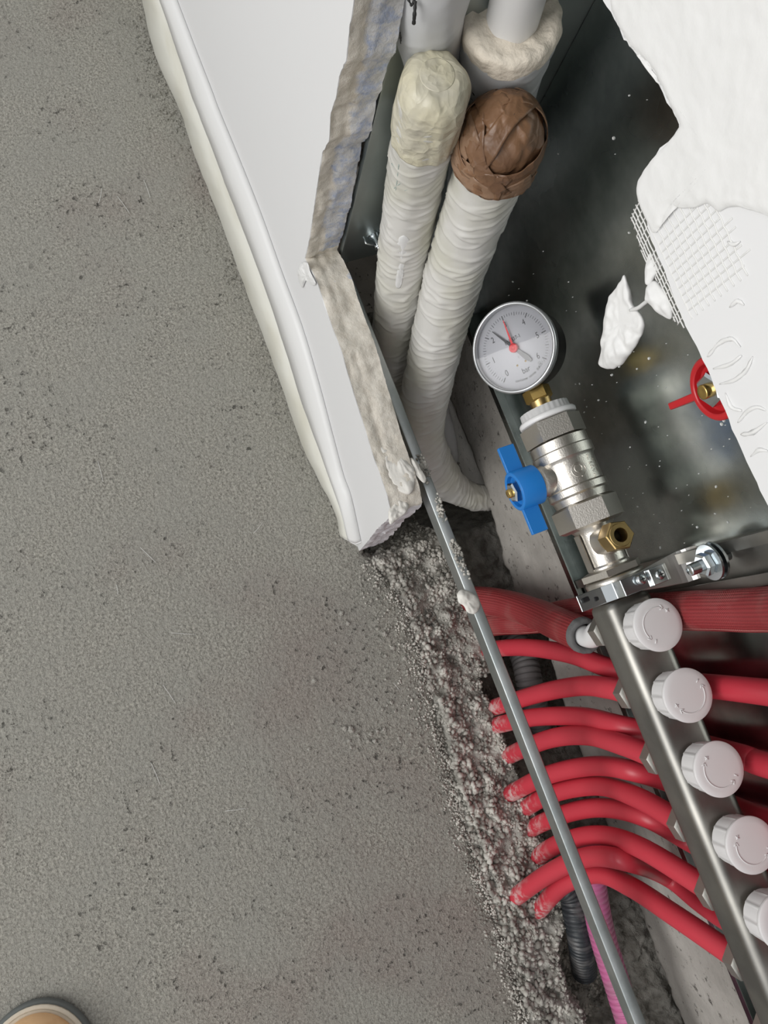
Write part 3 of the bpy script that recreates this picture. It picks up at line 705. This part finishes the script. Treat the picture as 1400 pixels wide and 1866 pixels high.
# ------------------------------------------------------------------ lower manifold with its white caps
KX = [.0727, .1230, .1745, .2262, .2776, .3290, .3805, .4320, .4835]
BY, BZ = .1235, .277
man = empty('heating_manifold', (0, 0, 0), 'lower steel heating manifold bar with white ribbed caps and dull outlet nuts', 'manifold')
def rbox(x0, x1, hy, hz, r, seg=6):
    pr = []
    for cy, cz, a0 in ((hy-r, hz-r, 0), (-hy+r, hz-r, 90), (-hy+r, -hz+r, 180), (hy-r, -hz+r, 270)):
        for i in range(seg+1): a = math.radians(a0+90*i/seg); pr.append((cy+r*math.cos(a), cz+r*math.sin(a)))
    k = len(pr); V = [(x, BY+y*s, BZ+z*s) for x, s in ((x0, .86), (x0+.0025, .97), (x0+.005, 1), (x1, 1)) for y, z in pr]
    Fc = [(i*k+j, i*k+(j+1) % k, (i+1)*k+(j+1) % k, (i+1)*k+j) for i in range(3) for j in range(k)]; Fc += [tuple(range(k)), tuple(3*k+j for j in range(k))]
    return V, Fc
V, Fc = rbox(.050, .53, .0190, .0172, .0085)
auto(mk('manifold_bar', V, Fc, 'steel', man), 50)
def make_knob(x, a):
    T = Matrix.Translation((x, BY-.0005, BZ))
    def md(th, t):
        q = (th/(2*math.pi)*10) % 1
        return 1.0 if t > .0375 or t < .0215 else (1.0+.030*(1 if q < .16 else 0)-.03)
    prof = [(.0205, .0150), (.0210, .0160), (.0215, .0166), (.0370, .0174), (.0376, .0178), (.0388, .0182), (.0400, .0181), (.0406, .0174), (.0411, .0140), (.0414, .009), (.0415, .003)]
    V, Fc = lathe(prof, 'z', 120, (x, BY-.0005, BZ), mod=md); k = auto(mk('valve_cap', V, Fc, 'knob', man), 40)
    o = Vector((x, BY-.0005, BZ+.0405))
    par = []; R_ = .0118
    def pz(r, th): return o+Vector((math.cos(th)*r, math.sin(th)*r, .0009-.0000*r))
    par.append(tube_data([pz(R_, a+math.radians(q)) for q in range(0, 151, 6)], .00035, 6)[:2])
    for e, s in ((a, -1), (a+math.radians(150), 1)):
        tip = pz(R_, e+s*.12)
        for dr in (-.0016, .0016): par.append(tube_data([tip, pz(R_+dr, e-s*.06)], .00035, 6)[:2])
    e = a-.42; par.append(tube_data([pz(R_-.0014, e), pz(R_+.0014, e)], .0004, 6)[:2]); par.append(tube_data([pz(R_, e-.12), pz(R_, e+.12)], .0004, 6)[:2])
    e = a+math.radians(150)+.42; par.append(tube_data([pz(R_-.0014, e), pz(R_+.0014, e)], .0004, 6)[:2])
    v, f = merge(par); mk('cap_arrow', v, f, 'knob', k)
    v, f = lathe([(.0150, .0125), (.0185, .0112), (.0215, .0105)], 'z', 40, (x, BY, BZ)); mk('brass_collar', v, f, 'brassd', k)
for x, a in zip(KX[:7], (2.6, -.9, 2.9+1.2, -2.0, .4, 1, 2)): make_knob(x, a)
for x in KX[:8]:
    v, f = merge([hexa(-.042, -.0285, .0112, 'z', (x, BY-.002, BZ), .2), lathe([(-.030, .0105), (-.015, .0105)], 'z', 32, (x, BY, BZ))]); auto(mk('outlet_nut', v, f, 'nut', man))
# upper manifold (mostly out of the picture)
UZ = .507; UY = .1345
upm = empty('heating_manifold', (0, 0, 0), 'upper steel heating manifold bar hidden behind the broken plasterboard edge', 'manifold')
V, Fc = rbox(.036, .50, .0175, .0172, .0085); V = [(x, y-BY+UY, z-BZ+UZ) for x, y, z in V]; auto(mk('manifold_bar', V, Fc, 'steel', upm), 50)
UX = [.130, .180, .226, .273, .320, .368]
for x in UX:
    v, f = hexa(-.040, -.020, .0125, 'z', (x, UY, UZ), .2); mk('outlet_nut', v, f, 'nut', upm, False)

# ------------------------------------------------------------------ ball valves
def make_valve(root, hm, upright=False, plain=False):
    g = []
    nick = lambda name, vf, par=root, a=30: auto(mk(name, vf[0], vf[1], 'nickel', par), a)
    body = merge([lathe([(-.0290, .0215), (-.0285, .0222), (-.0215, .0222), (-.0205, .0232), (-.0135, .0232), (-.0120, .0218), (-.0105, .0213), (.0075, .0213), (.0088, .0228), (.0135, .0228), (.0150, .0212), (.0200, .0200)], 'x', 72)])
    nick('valve_body', body); nick('hex_collar', hexa(-.0460, -.0290, .0205, 'x', rot=.35), a=25); nick('union_nut', hexa(.0200, .0400, .0218, 'x', rot=.42, ch=.002), a=25)
    # stem boss towards the room and the butterfly handle
    nick('stem_boss', merge([lathe([(.012, .0125), (.024, .0120), (.0255, .0112), (.0275, .0105), (.031, .010)], '-y', 48, (-.004, 0, 0))]))
    hd = bpy.data.objects.new('valve_handle', None)
    V, Fc = lathe([(.0285, .0118), (.0290, .0150), (.0470, .0150), (.0480, .0143), (.0480, .0118), (.0440, .0112), (.0436, .002)], '-y', 64)
    wings = []
    for s in (1, -1):
        a, b = (.0135, .0345)
        w = box(*(sorted((s*a, s*b))), -.0475, -.0345, -.0018, .0018)
        w2 = box(*(sorted((s*.0120, s*.018))), -.0475, -.0300, -.0025, .0025)
        wings += [w]
    me = mk('valve_handle', *merge([(V, Fc)]+wings), hm, root); auto(me, 40); bev(me, .0006, 2, 40)
    me.location = (-.004, 0, 0); me.rotation_euler = (0, math.pi/2+.1 if upright else .0, 0)
    h = auto(mk('handle_nut', *merge([hexa(.0430, .0505, .0070, '-y', rot=.3), lathe([(.0432, .0076), (.0440, .0076)], '-y', 32)]), 'zinc', me), 25)
    mk('stem_end', *lathe([(.044, .0034), (.0530, .0034), (.0535, .0028), (.0528, .0012)], '-y', 24), 'brass', me)
bv = empty('ball_valve', (-.0460, .1270, .2770), 'nickel plated ball valve with a blue butterfly handle, between gauge and lower manifold', 'valve')
make_valve(bv, 'blue')
# white sealing collar with knurled rim, tee with brass drain, end hex and lock ring
mk('white_bushing', *lathe([(-.0462, .0215), (-.0466, .0222), (-.0490, .0224), (-.0505, .0212), (-.0507, .0190), (-.0565, .0185), (-.0570, .0150)], 'x', 120, mod=lambda th, t: 1 if t > -.0506 else (1+.02*(1 if (th*14/math.pi) % 1 < .5 else 0))), 'ptfe', bv)
tee = auto(mk('drain_tee', *merge([lathe([(.0400, .0165), (.0420, .0150), (.0450, .0143), (.0690, .0143), (.0705, .0155), (.0720, .0155)], 'x', 56)]+[box(.043, .071, -.0158, -.0148, -.004, .004), box(.043, .071, .0148, .0158, -.004, .004)]+[lathe([(.010, .0125), (.0150, .0105), (.0190, .0100)], 'z', 40, (.0530, 0, 0))]), 'nickel', bv), 30)
auto(mk('end_hex', *hexa(.0720, .0790, .0205, 'x', rot=.1), 'nickel', bv), 25)
mk('lock_ring', *lathe([(.0790, .0208), (.0800, .0218), (.0815, .0222), (.0830, .0216), (.0842, .0222), (.0860, .0224), (.0880, .0212), (.0935, .0200)], 'x', 56), 'nickel', bv)
dr = auto(mk('drain_fitting', *hexlathe([(.0190, .0090, 1), (.0200, .0097, 1), (.0322, .0097, 1), (.0330, .0090, 1), (.0330, .0084, 0), (.0336, .0080, 0), (.0336, .0052, 0), (.0320, .0046, 0), (.0240, .0045, 0)], .0095, 'z', (.0530, 0, 0), .3), 'brassd', bv), 25)
mk('bore', *lathe([(.0240, .0045), (.0242, .0044)], 'z', 32, (.0530, 0, 0)), 'dark', dr)  # dark disc paints the shade at the bottom of the drain hole
def on_body(p, ox, oy):                                     # wrap lettering on the barrel: reads along -X, its top towards the room
    y = -p.y+oy; return Vector((-p.x+ox, y, math.sqrt(max(1e-9, .0213**2-y*y))+p.z+.0001))
for body_, oy in (('MADE IN', .0085), ('ITALY', .0133)):
    text_mesh('cast_lettering', body_, .0046, 'nickel', bv, None, .0003, (lambda p, oy=oy: on_body(p, -.0015, oy)))
par = []
for r, a0, a1, dx in ((.0052, 0, 340, 0), (.0028, 40, 400, -.0012)):
    par.append(tube_data([Vector((-.0015+dx+r*math.cos(math.radians(q)), -.0035+r*math.sin(math.radians(q)), math.sqrt(.0213**2-(-.0035+r*math.sin(math.radians(q)))**2)+.0001)) for q in range(a0, a1+1, 10)], .00045, 6)[:2])
v, f = merge(par); mk('cast_emblem', v, f, 'nickel', bv)
pr_ = at(1284, 715, Y=.084)
rv = empty('ball_valve', (pr_.x+.004, .1345, pr_.z+.002), 'ball valve with a red butterfly handle, half hidden by the broken plasterboard edge', 'valve')
make_valve(rv, 'red', True)
mk('end_union', *lathe([(.0400, .0165), (.0700, .0165)], 'x', 40), 'nickel', rv)

# ------------------------------------------------------------------ pressure gauge
n3 = Vector((.02, -.75, .66)).normalized(); up = (Vector((-1, 0, 0))-n3*(-n3.x)).normalized(); rt = up.cross(n3)
G = Matrix((rt, up, n3)).transposed().to_4x4(); fc = at(935, 634, Z=.292); G.translation = fc-n3*.004
ga = empty('pressure_gauge', None, 'round black pressure gauge reading in bar, beside the white insulated pipes', 'gauge', mtx=G)
auto(mk('case', *lathe([(-.0270, .0270), (-.0262, .0300), (-.0060, .0318), (-.0042, .0328), (-.0014, .0332)], 'z', 96), 'black', ga), 40)
mk('rim', *lathe([(-.0020, .0335), (-.0006, .0337), (.0030, .0341), (.0046, .0336), (.0050, .0325), (.0046, .0314), (.0020, .0310), (-.0005, .0310)], 'z', 96, cap=False), 'clear', ga)
dl = mk('dial', *lathe([(-.0012, .0314), (.0, .0314)], 'z', 96), 'dial', ga)
def dirv(v): a = math.radians(225-45*v); return Vector((math.cos(a), math.sin(a), 0))
par = []
for i in range(61):
    d = dirv(i/10); big = i % 10 == 0; mid_ = i % 5 == 0
    r0, r1, w = (.0232, .0268, .00032) if big else ((.0240, .0268, .00016) if mid_ else (.0246, .0266, .00011))
    s = Vector((-d.y, d.x, 0))*w; q = [d*r0-s, d*r0+s, d*r1+s, d*r1-s]
    par.append(([p+Vector((0, 0, .0001)) for p in q]+[p+Vector((0, 0, .00022)) for p in q], [(4, 5, 6, 7), (0, 1, 5, 4), (1, 2, 6, 5), (2, 3, 7, 6), (3, 0, 4, 7)]))
v, f = merge(par); mk('scale_marks', v, f, 'ink', dl, False)
for i in range(7):
    d = dirv(i)*.0196; text_mesh('dial_number', str(i), .0066, 'ink', dl, Matrix.Translation((d.x, d.y, .0001)) @ Matrix.Rotation(0, 4, 'Z') @ Matrix.Diagonal((.75, 1, 1, 1)), .00006)
tm = lambda s, size, x, y, m='ink', rot=0., sx=.85: text_mesh('dial_text', s, size, m, dl, Matrix.Translation((x, y, .0001)) @ Matrix.Rotation(rot, 4, 'Z') @ Matrix.Diagonal((sx, 1, 1, 1)), .00006)
tm('EN 837-1', .0042, .0008, .0068); tm('bar', .0060, .0012, -.0186); tm('CL1.6', .0028, .0145, -.0190, 'grey'); tm('C', .0026, 0, -.0075, 'grey')
s = 'conforme norme INAIL'; R_ = .0245
for i, chh in enumerate(s):
    if chh == ' ': continue
    a = math.radians(270+(i-(len(s)-1)/2)*3.05+6)
    text_mesh('dial_text', chh, .0030, 'ink', dl, Matrix.Translation((R_*math.cos(a), R_*math.sin(a), .0001)) @ Matrix.Rotation(a+math.pi/2, 4, 'Z') @ Matrix.Diagonal((.85, 1, 1, 1)), .00006)
for x in (-.0038, .0036): mk('pin_hole', *lathe([(0, .0008), (.0002, .0007)], 'z', 16, (x, -.0125, 0)), 'brassd', dl)
def needle(name, val, L1, w, z, m, tail=0, wt=0, mt=None):
    d = dirv(val); s = Vector((-d.y, d.x, 0)); zz = Vector((0, 0, z)); q = [s*w, -s*w, d*L1-s*w*.25, d*L1+s*w*.25]
    V = [p+zz for p in q]+[p+zz+Vector((0, 0, .0003)) for p in q]; o = mk(name, V, [(4,5,6,7), (3,2,1,0), (0,1,5,4), (1,2,6,5), (2,3,7,6), (3,0,4,7)], m, ga, False)
    if tail:
        q = [s*wt*.5, -s*wt*.5, -d*tail*.75-s*wt, -d*tail-s*wt*.5, -d*tail+s*wt*.5, -d*tail*.75+s*wt]; V = [p+zz for p in q]+[p+zz+Vector((0, 0, .0003)) for p in q]
        mk('needle_tail', V, [(6,7,8,9,10,11), (5,4,3,2,1,0)]+[(i, (i+1) % 6, 6+(i+1) % 6, 6+i) for i in range(6)], mt, o, False)
    return o
needle('pressure_needle', 2.35, .0225, .0011, .0016, 'ink', .0170, .0020, 'grey')
rn = needle('set_needle', 3.05, .0225, .0010, .0026, 'redp')
mk('red_hub', *lathe([(.001, .0034), (.0036, .0034), (.0040, .0031), (.0040, .0016), (.0034, .0012)], 'z', 32), 'redp', rn)
mk('glass', *lathe([(.0040, .0314), (.0043, .0314)], 'z', 64), 'glass', ga, False)
# brass stem from valve to case: follows the valve axis
Gi = G.inverted()
def togauge(vf): return [Gi @ Vector(p) for p in vf[0]], vf[1]
o_ = (0, .1270, .2770)
auto(mk('stem', *togauge(merge([lathe([(-.128, .0066), (-.108, .0066)], 'x', 32, o_), lathe([(-.110, .0085), (-.1025, .0078), (-.100, .0098), (-.096, .0105)], 'x', 32, o_)])), 'brassd', ga), 30)
auto(mk('stem_hex', *togauge(hexa(-.1200, -.1090, .0092, 'x', o_, .4)), 'brass', ga), 25)

# ------------------------------------------------------------------ bracket with bolt
br = empty('pipe_bracket', (0, 0, 0), 'zinc plated steel bracket strap clamped over the end of the lower manifold', 'bracket')
sp = [at(1052, 1092, Z=.288), at(1100, 1083, Z=.292), at(1122, 1078, Z=.296), at(1136, 1072, Z=.303), at(1180, 1056, Z=.306), at(1188, 1052, Z=.309), at(1214, 1044, Z=.309), at(1219, 1042, Z=.306)]
def strapmesh(name, pts, x0, x1, th=.0018, m='zinc', bevw=.0004, wf=None):
    V = []; Fc = []
    for i, p in enumerate(pts):
        t = (pts[min(i+1, len(pts)-1)]-pts[max(i-1, 0)]); t.x = 0; t.normalize(); nn = Vector((0, -t.z, t.y)); a, b = (wf(i) if wf else (x0, x1))
        for x in (a, b):
            for s in (0, -th): V.append(Vector((x, p.y, p.z))+nn*s)
    for i in range(len(pts)-1):
        a = i*4
        for q in ((0, 2), (2, 3), (3, 1), (1, 0)): Fc.append((a+q[0], a+q[1], a+4+q[1], a+4+q[0]))
    Fc += [(0, 1, 3, 2), tuple(len(V)-4+i for i in (0, 2, 3, 1))]; return bev(mk(name, V, Fc, m, br, False), bevw)
strapmesh('clamp_strap', sp, .0365, .0485)
sq = [at(1165, 1062, Z=.3025), at(1200, 1050, Z=.304), at(1235, 1040, Z=.306), at(1262, 1030, Z=.311), at(1285, 1022, Z=.322)]
sq = spline(sq, .003); y1 = sq[-1]; sq += [Vector((y1.x, max(y1.y+.002, .1570), y1.z+.006)), Vector((y1.x, max(y1.y+.0025, .1580), y1.z+.030))]
strapmesh('rear_arm', sq, .036, .050, wf=lambda i: (.0365-.0045*min(1, i/10), .0490+.0065*min(1, i/10)), m='arm')
for px, py in ((1068, 1093), (1090, 1090)):
    p = at(px, py, Z=.2905); v, f = box(p.x-.0018, p.x+.0018, p.y-.0030, p.y+.0030, p.z-.0010, p.z+.0006); bev(mk('slot_shade', v, f, 'black', br, False), .0008)  # solid black blocks stand in for the shade inside the strap's openings
for px, py in ((1169, 1056), (1203, 1047)):
    p = at(px, py, Z=.3085); v, f = lathe([(-.003, .0034), (.0003, .0038), (.0014, .0032), (.0019, .0015)], 'z', 28, (p.x, p.y, p.z)); s = mk('screw', v, f, 'zinc', br)
    v, f = merge([box(p.x-.0020, p.x+.0020, p.y-.0003, p.y+.0003, p.z+.0016, p.z+.0021), box(p.x-.0003, p.x+.0003, p.y-.0020, p.y+.0020, p.z+.0016, p.z+.0021)]); mk('cross_slot_shade', v, f, 'dark', s, False)  # raised dark cross paints the shade of the screw recess
pb0 = at(1300, 1022, Y=.155); by = pb0.y
def yl(prof, seg=40, mod=None): return lathe([(-t, r) for t, r in prof], '-y', seg, (pb0.x, by, pb0.z), mod=mod)
mk('bolt', *yl([(-.019, .0030)]+[(-.0185+.0006*i, .0040 if i % 2 else .0035) for i in range(36)]+[(.012, .0037)], 24), 'zinc', br)
auto(mk('hex_nut', *hexa(.0035, .0100, .0068, '-y', (pb0.x, by, pb0.z), .2), 'zinc', br), 25)
auto(mk('washer', *yl([(-.0034, .0122), (-.0020, .0124)]), 'zinc', br)); auto(mk('washer', *yl([(.0005, .0125), (.0022, .0125)]), 'zinc', br))

# ------------------------------------------------------------------ red heating pipes
Z0 = -.012
PX = [  # (pixel, height) along each pipe, label
 ('first', [((872,1192),-.055),((900,1183),.0),((960,1180),.06),((1040,1192),.13),((1110,1217),.18),((1200,1240),.25),((1310,1252),.34),((1400,1262),.42)], UX[0], True, 'topmost red heating pipe, entering the mortar just below the two braided hoses'),
 ('second', [((880,1300),-.055),((905,1288),-.004),((990,1262),.08),((1060,1250),.15),((1110,1254),.21)], KX[1], False, 'red heating pipe rising to the outlet nut below the second white cap'),
 ('third', [((875,1328),-.055),((908,1321),-.004),((975,1307),.06),((1060,1306),.13),((1130,1322),.18),((1230,1345),.26),((1350,1378),.37),((1400,1395),.42)], UX[1], True, 'red heating pipe passing behind the lower manifold between second and third outlet nuts'),
 ('fourth', [((905,1395),-.055),((930,1376),-.004),((1000,1347),.08),((1070,1340),.14),((1135,1357),.195)], KX[2], False, 'red heating pipe rising to the outlet nut below the third white cap'),
 ('fifth', [((890,1462),-.055),((932,1445),-.008),((1000,1412),.06),((1080,1396),.12),((1150,1404),.17),((1240,1432),.25),((1370,1485),.38)], UX[2], True, 'red heating pipe passing behind the lower manifold between third and fourth outlet nuts'),
 ('sixth', [((935,1500),-.055),((965,1468),.0),((1020,1442),.06),((1095,1432),.12),((1165,1455),.18)], KX[3], False, 'red heating pipe rising to the outlet nut below the fourth white cap'),
 ('seventh', [((945,1530),-.055),((975,1506),-.004),((1040,1480),.06),((1105,1472),.11),((1180,1490),.16),((1270,1540),.24),((1400,1600),.38)], UX[3], True, 'red heating pipe passing behind the lower manifold between fourth and fifth outlet nuts'),
 ('eighth', [((955,1590),-.055),((992,1553),.005),((1040,1530),.06),((1100,1523),.11),((1170,1546),.17)], KX[4], False, 'red heating pipe rising to the outlet nut below the fifth white cap'),
 ('ninth', [((900,1660),-.055),((935,1638),-.010),((1000,1592),.05),((1070,1562),.10),((1140,1568),.15),((1220,1600),.20),((1330,1680),.30)], UX[4], True, 'red heating pipe, dusty at its foot, last of those passing behind the lower manifold'),
 ('tenth', [((960,1690),-.055),((988,1652),-.004),((1030,1610),.05),((1090,1592),.09),((1150,1616),.13),((1230,1668),.18)], KX[5], False, 'lowest red heating pipe in the photo, curving over the black and pink conduits'),
]
for nm, pts, X, rear, lab in PX:
    P = [at(*p, Z=z) for p, z in pts]
    for q in P:
        q.y = min(q.y, .1570)
    if rear:
        k = len([1 for p, z in pts if z < .2]); P = P[:k]
        for (px, py), z in pts[k:]:
            q = at(px, py, Y=.1570); P.append(q)
        P.append(Vector((X, UY+.004, .455))); P.append(Vector((X, UY, .480)))
    else: P += [Vector((X, BY-.002, .236)), Vector((X, BY-.002, .250))]
    o = tube('heating_pipe', P, .0087, 'pipe', None, 32, .0025); tag(o, lab, 'heating pipe', 'red heating pipes between floor and manifolds')

# ------------------------------------------------------------------ braided hoses
hs = empty('braided_hose', (0, 0, 0), 'dark red braided hose whose cut end shows a white inner pipe at the first nut', 'hose', 'dark red braided hoses')
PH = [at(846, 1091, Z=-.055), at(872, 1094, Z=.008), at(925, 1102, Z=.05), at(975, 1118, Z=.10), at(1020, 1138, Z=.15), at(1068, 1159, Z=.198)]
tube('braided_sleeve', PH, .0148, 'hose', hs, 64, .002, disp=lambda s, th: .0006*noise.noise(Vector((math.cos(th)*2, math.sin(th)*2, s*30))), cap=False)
e = PH[-1]; dT = (PH[-1]-PH[-2]).normalized()
V, Fc = lathe([(-.006, .0152), (.0, .0150), (.0012, .0140), (.0010, .0115), (-.001, .0098), (-.012, .0094)], 'z', 64, cap=False)
V = [(x*(1+.05*fn((x*200, y*200, 0))), y*(1+.05*fn((x*200, y*200, 1))), z+.0015*fn((x*120, y*120, 2))) for x, y, z in V]
o = mk('foam_lining', V, Fc, 'foamg', hs); o.matrix_world = Matrix.Translation(e) @ dT.to_track_quat('Z', 'Y').to_matrix().to_4x4()
tube('inner_pipe', [PH[-3], PH[-2], e+dT*.004, Vector((KX[0], BY-.002, .228)), Vector((KX[0], BY-.002, .245))], .0088, 'ptfe', hs, 28)
PH2 = [at(866, 1146, Z=-.055), at(905, 1134, Z=.01), at(985, 1128, Z=.08), at(1050, 1116, Z=.14), at(1130, 1114, Z=.20), at(1240, 1113, Z=.29), at(1330, 1112, Z=.35), at(1400, 1111, Z=.40)]
PH2 = [q if q.z < .12 else at(px, py, Y=.1570) for q, (px, py) in zip(PH2, ((850, 1150), (905, 1134), (985, 1128), (1050, 1116), (1130, 1114), (1240, 1113), (1330, 1112), (1400, 1111)))]
PH2 += [Vector((PH2[-1].x-.001, UY+.006, UZ-.045)), Vector((PH2[-1].x-.001, UY, UZ-.012))]
o = tube('braided_hose', PH2, .0140, 'hose', None, 64, .002, disp=lambda s, th: .0006*noise.noise(Vector((math.cos(th)*2, math.sin(th)*2+5, s*30))))
tag(o, 'dark red braided insulated hose running behind the bracket up to the upper manifold', 'hose', 'dark red braided hoses')

# ------------------------------------------------------------------ corrugated conduits in the trench
def corr(name, pts, r, m, label, pitch=.0042, amp=.0013):
    o = tube(name, pts, r, m, None, 28, .0007, disp=lambda s, th: amp*(1 if (s/pitch) % 1 < .62 else -1)); tag(o, label, 'conduit'); return o
corr('corrugated_conduit', [at(1075, 1560, Z=.045), at(1082, 1620, Z=.03), at(1097, 1700, Z=.015), at(1124, 1790, Z=.01), at(1152, 1880, Z=.01), at(1185, 1990, Z=.0)], .0125, 'pink', 'pink corrugated conduit lying under the metal rail', .0062, .0008)
corr('corrugated_conduit', [at(1010, 1600, Z=.0), at(1040, 1625, Z=-.002), at(1050, 1665, Z=-.004), at(1058, 1710, Z=-.014), at(1065, 1770, Z=-.05)], .0125, 'cond', 'black corrugated conduit poking out of the mortar under the lowest red pipe', .0050, .0012)
corr('corrugated_conduit', [at(930, 1150, Z=-.07), at(955, 1200, Z=-.05), at(965, 1245, Z=-.04), at(975, 1290, Z=-.05), at(985, 1340, Z=-.08)], .0140, 'condg', 'dusty grey corrugated conduit in the dark gap between first and second red pipes', .0060, .0012)

# ------------------------------------------------------------------ work boot
b0 = at(80, 1815, Z=.0); b1 = at(62, 2100, Z=.0); bd = (b1-b0).normalized(); bs = Vector((-bd.y, bd.x, 0))
boot = empty('work_boot', (0, 0, 0), 'tan leather work boot toe with pale stitched welt and grey sole standing on the screed', 'boot')
def half(t): # outline half width along the boot, t in metres from toe
    w = .052*math.sqrt(max(0, 1-((.062-min(t, .062))/.062)**2)); return w if t < .12 else .054-.012*min(1, (t-.12)/.08)
def bootring(z, off, t0, rise):
    L_ = .300; out = []
    ts = [L_*(.5-.5*math.cos(math.pi*i/40)) for i in range(41)]
    for s in (1, -1):
        for t in (ts if s > 0 else ts[::-1][1:-1]):
            h = half(t)
            if t > L_-.045: h = min(h, .042*math.sqrt(max(0, 1-((t-(L_-.045))/.045)**2)))
            sc = 1-off/.054
            out.append(b0+bd*(.150+(t-.150)*(1-off/.150))+bs*s*h*sc+Vector((0, 0, z+rise(t) if rise else z)))
    return out
def bring(name, rings, m, par):
    k = len(rings[0]); V = [p for r in rings for p in r]; Fc = [(i*k+j, i*k+(j+1) % k, (i+1)*k+(j+1) % k, (i+1)*k+j) for i in range(len(rings)-1) for j in range(k)]
    Fc += [tuple(range(k)), tuple((len(rings)-1)*k+j for j in range(k))]; return auto(mk(name, V, Fc, m, par), 50)
bring('sole', [bootring(.0005, .004, 0, None), bootring(.003, .0, 0, None), bootring(.0075, .0003, 0, None), bootring(.0090, .002, 0, None)], 'sole', boot)
bring('welt', [bootring(.0088, .0030, 0, None), bootring(.0115, .0026, 0, None), bootring(.0125, .0036, 0, None), bootring(.0124, .0056, 0, None), bootring(.0114, .0062, 0, None), bootring(.0124, .0069, 0, None), bootring(.0120, .0110, 0, None)], 'welt', boot)
def rs(t): return .0
rr = []
for z, off in ((.0116, .0088), (.0150, .0084), (.021, .0092), (.028, .0125), (.035, .0180), (.041, .0270), (.045, .0370), (.047, .050)):
    rr.append(bootring(z, off, 0, lambda t, z=z: .0 if t < .08 else min(.05, (t-.08)*.45)*((z-.0116)/.0354)))
bring('toe_cap', rr, 'leather', boot)
sh = [b0+bd*.235+Vector((0, 0, .06)), b0+bd*.240+Vector((0, 0, .12)), b0+bd*.245+Vector((0, 0, .20))]
tube('shaft', sh, lambda s, t: .048+.006*t, 'leather', boot, 48)
for i in range(5):
    c = b0+bd*(.125+.022*i)+Vector((0, 0, .094+.007*i)); tube('lace', [c-bs*.026-Vector((0, 0, .008)), c+Vector((0, 0, .003)), c+bs*.026-Vector((0, 0, .008))], .0022, 'lace', boot, 10)

# ------------------------------------------------------------------ individual lumps of mortar on the smooth screed
lump_px = [(628,1328,5),(640,1330,8),(636,1350,4),(652,1340,4),(676,1338,5),(683,1350,5),(688,1332,4),(700,1330,5),(655,1348,3),(727,1345,4),(730,1352,3),(748,1338,4),(572,1240,5),(563,1365,4),(622,1118,6),(634,1136,5),(612,1172,3),(713,1280,5),(697,1293,4),(720,1296,4),(745,1256,3),(706,1285,3),(688,1146,5),(700,1155,6),(716,1180,5),(703,1195,4),(738,1200,5),(745,1196,4),(762,1318,3),(766,1325,3),(782,1368,5),(778,1396,3),(902,1758,6),(890,1762,3),(690,1128,4),(676,1095,4),(838,1278,5),(455,680,3),(443,805,3),(478,652,3),(436,808,2),(640,1362,4),(671,1350,4)]
protos = []
for k in range(4):
    bm = bmesh.new(); bmesh.ops.create_icosphere(bm, subdivisions=3, radius=1)
    for v in bm.verts:
        q = v.co.copy(); v.co *= 1+.45*noise.noise(q*1.3+Vector((k*7, 0, 0)))+.30*noise.noise(q*3.1+Vector((k*7, 3, 0)))+.12*noise.noise(q*8); v.co.z *= .75
    me = bpy.data.meshes.new('mortar_lump'); bm.to_mesh(me); bm.free(); me.materials.append(M['crumb']); protos.append(me)
for i, (px, py, s) in enumerate(lump_px):
    p = at(px, py, Z=.0); o = bpy.data.objects.new('mortar_lump', protos[i % 4]); COL.objects.link(o); r = s*.00043
    o.location = (p.x, p.y, r*.5); o.scale = (r, r*random.uniform(.75, 1.1), r); o.rotation_euler = (0, 0, random.random()*6.28)
    big = s >= 6
    if px < 600 and py < 900: lab = 'on screed beside the white skirting foot'
    elif px < 600: lab = 'alone on open screed, left of the lump row'
    elif py < 1230 and px > 660: lab = 'on screed just below the white board end'
    elif py < 1230: lab = 'on screed, left of pieces under the board end'
    elif py < 1310: lab = 'on screed left of the rubble, above the row'
    elif py > 1700: lab = 'on screed low in the photo beside the trench'
    elif px > 755: lab = 'on screed at the lip of the trench'
    elif px < 660: lab = 'at the left end of the row on screed'
    else: lab = 'in the screed row, right of its left end'
    tag(o, ('larger pale mortar lump ' if big else 'small pale mortar lump ')+lab, 'mortar lump', 'mortar lumps on the smooth screed')
fib = [((186,342),(180,370)),((214,358),(236,388)),((262,328),(274,360)),((255,997),(284,1025)),((312,1153),(357,1156)),((297,1248),(320,1282)),((275,1390),(292,1430)),((410,1478),(452,1472)),((178,840),(188,878)),((462,972),(480,950)),((212,1065),(215,1083)),((718,1245),(728,1258))]
FL = ['short strand in the upper left of the screed', 'strand right of the short upper left one, slanting down right', 'upper right one of the two near the skirting', 'slanting strand left of the end of the white board', 'nearly level strand in the middle of the screed', 'strand below the level one, slanting down right', 'steep strand in the lower middle of the screed', 'nearly level strand lowest on the screed', 'faint steep strand left of the skirting end', 'reddish short strand nearest the skirting end', 'faint short strand left of the middle of the screed', 'short strand closest to the trench rubble']
for lab, (a, b) in zip(FL, fib):
    p, q = at(*a, Z=.0006), at(*b, Z=.0008); o = tube('fibre_strand', [p, (p+q)/2+Vector((.0004, .0003, .0004)), q], .00022, 'mesh', None, 6, .004)
    tag(o, 'fine pale fibre, '+lab, 'fibre strand', 'fibre strands on the screed')
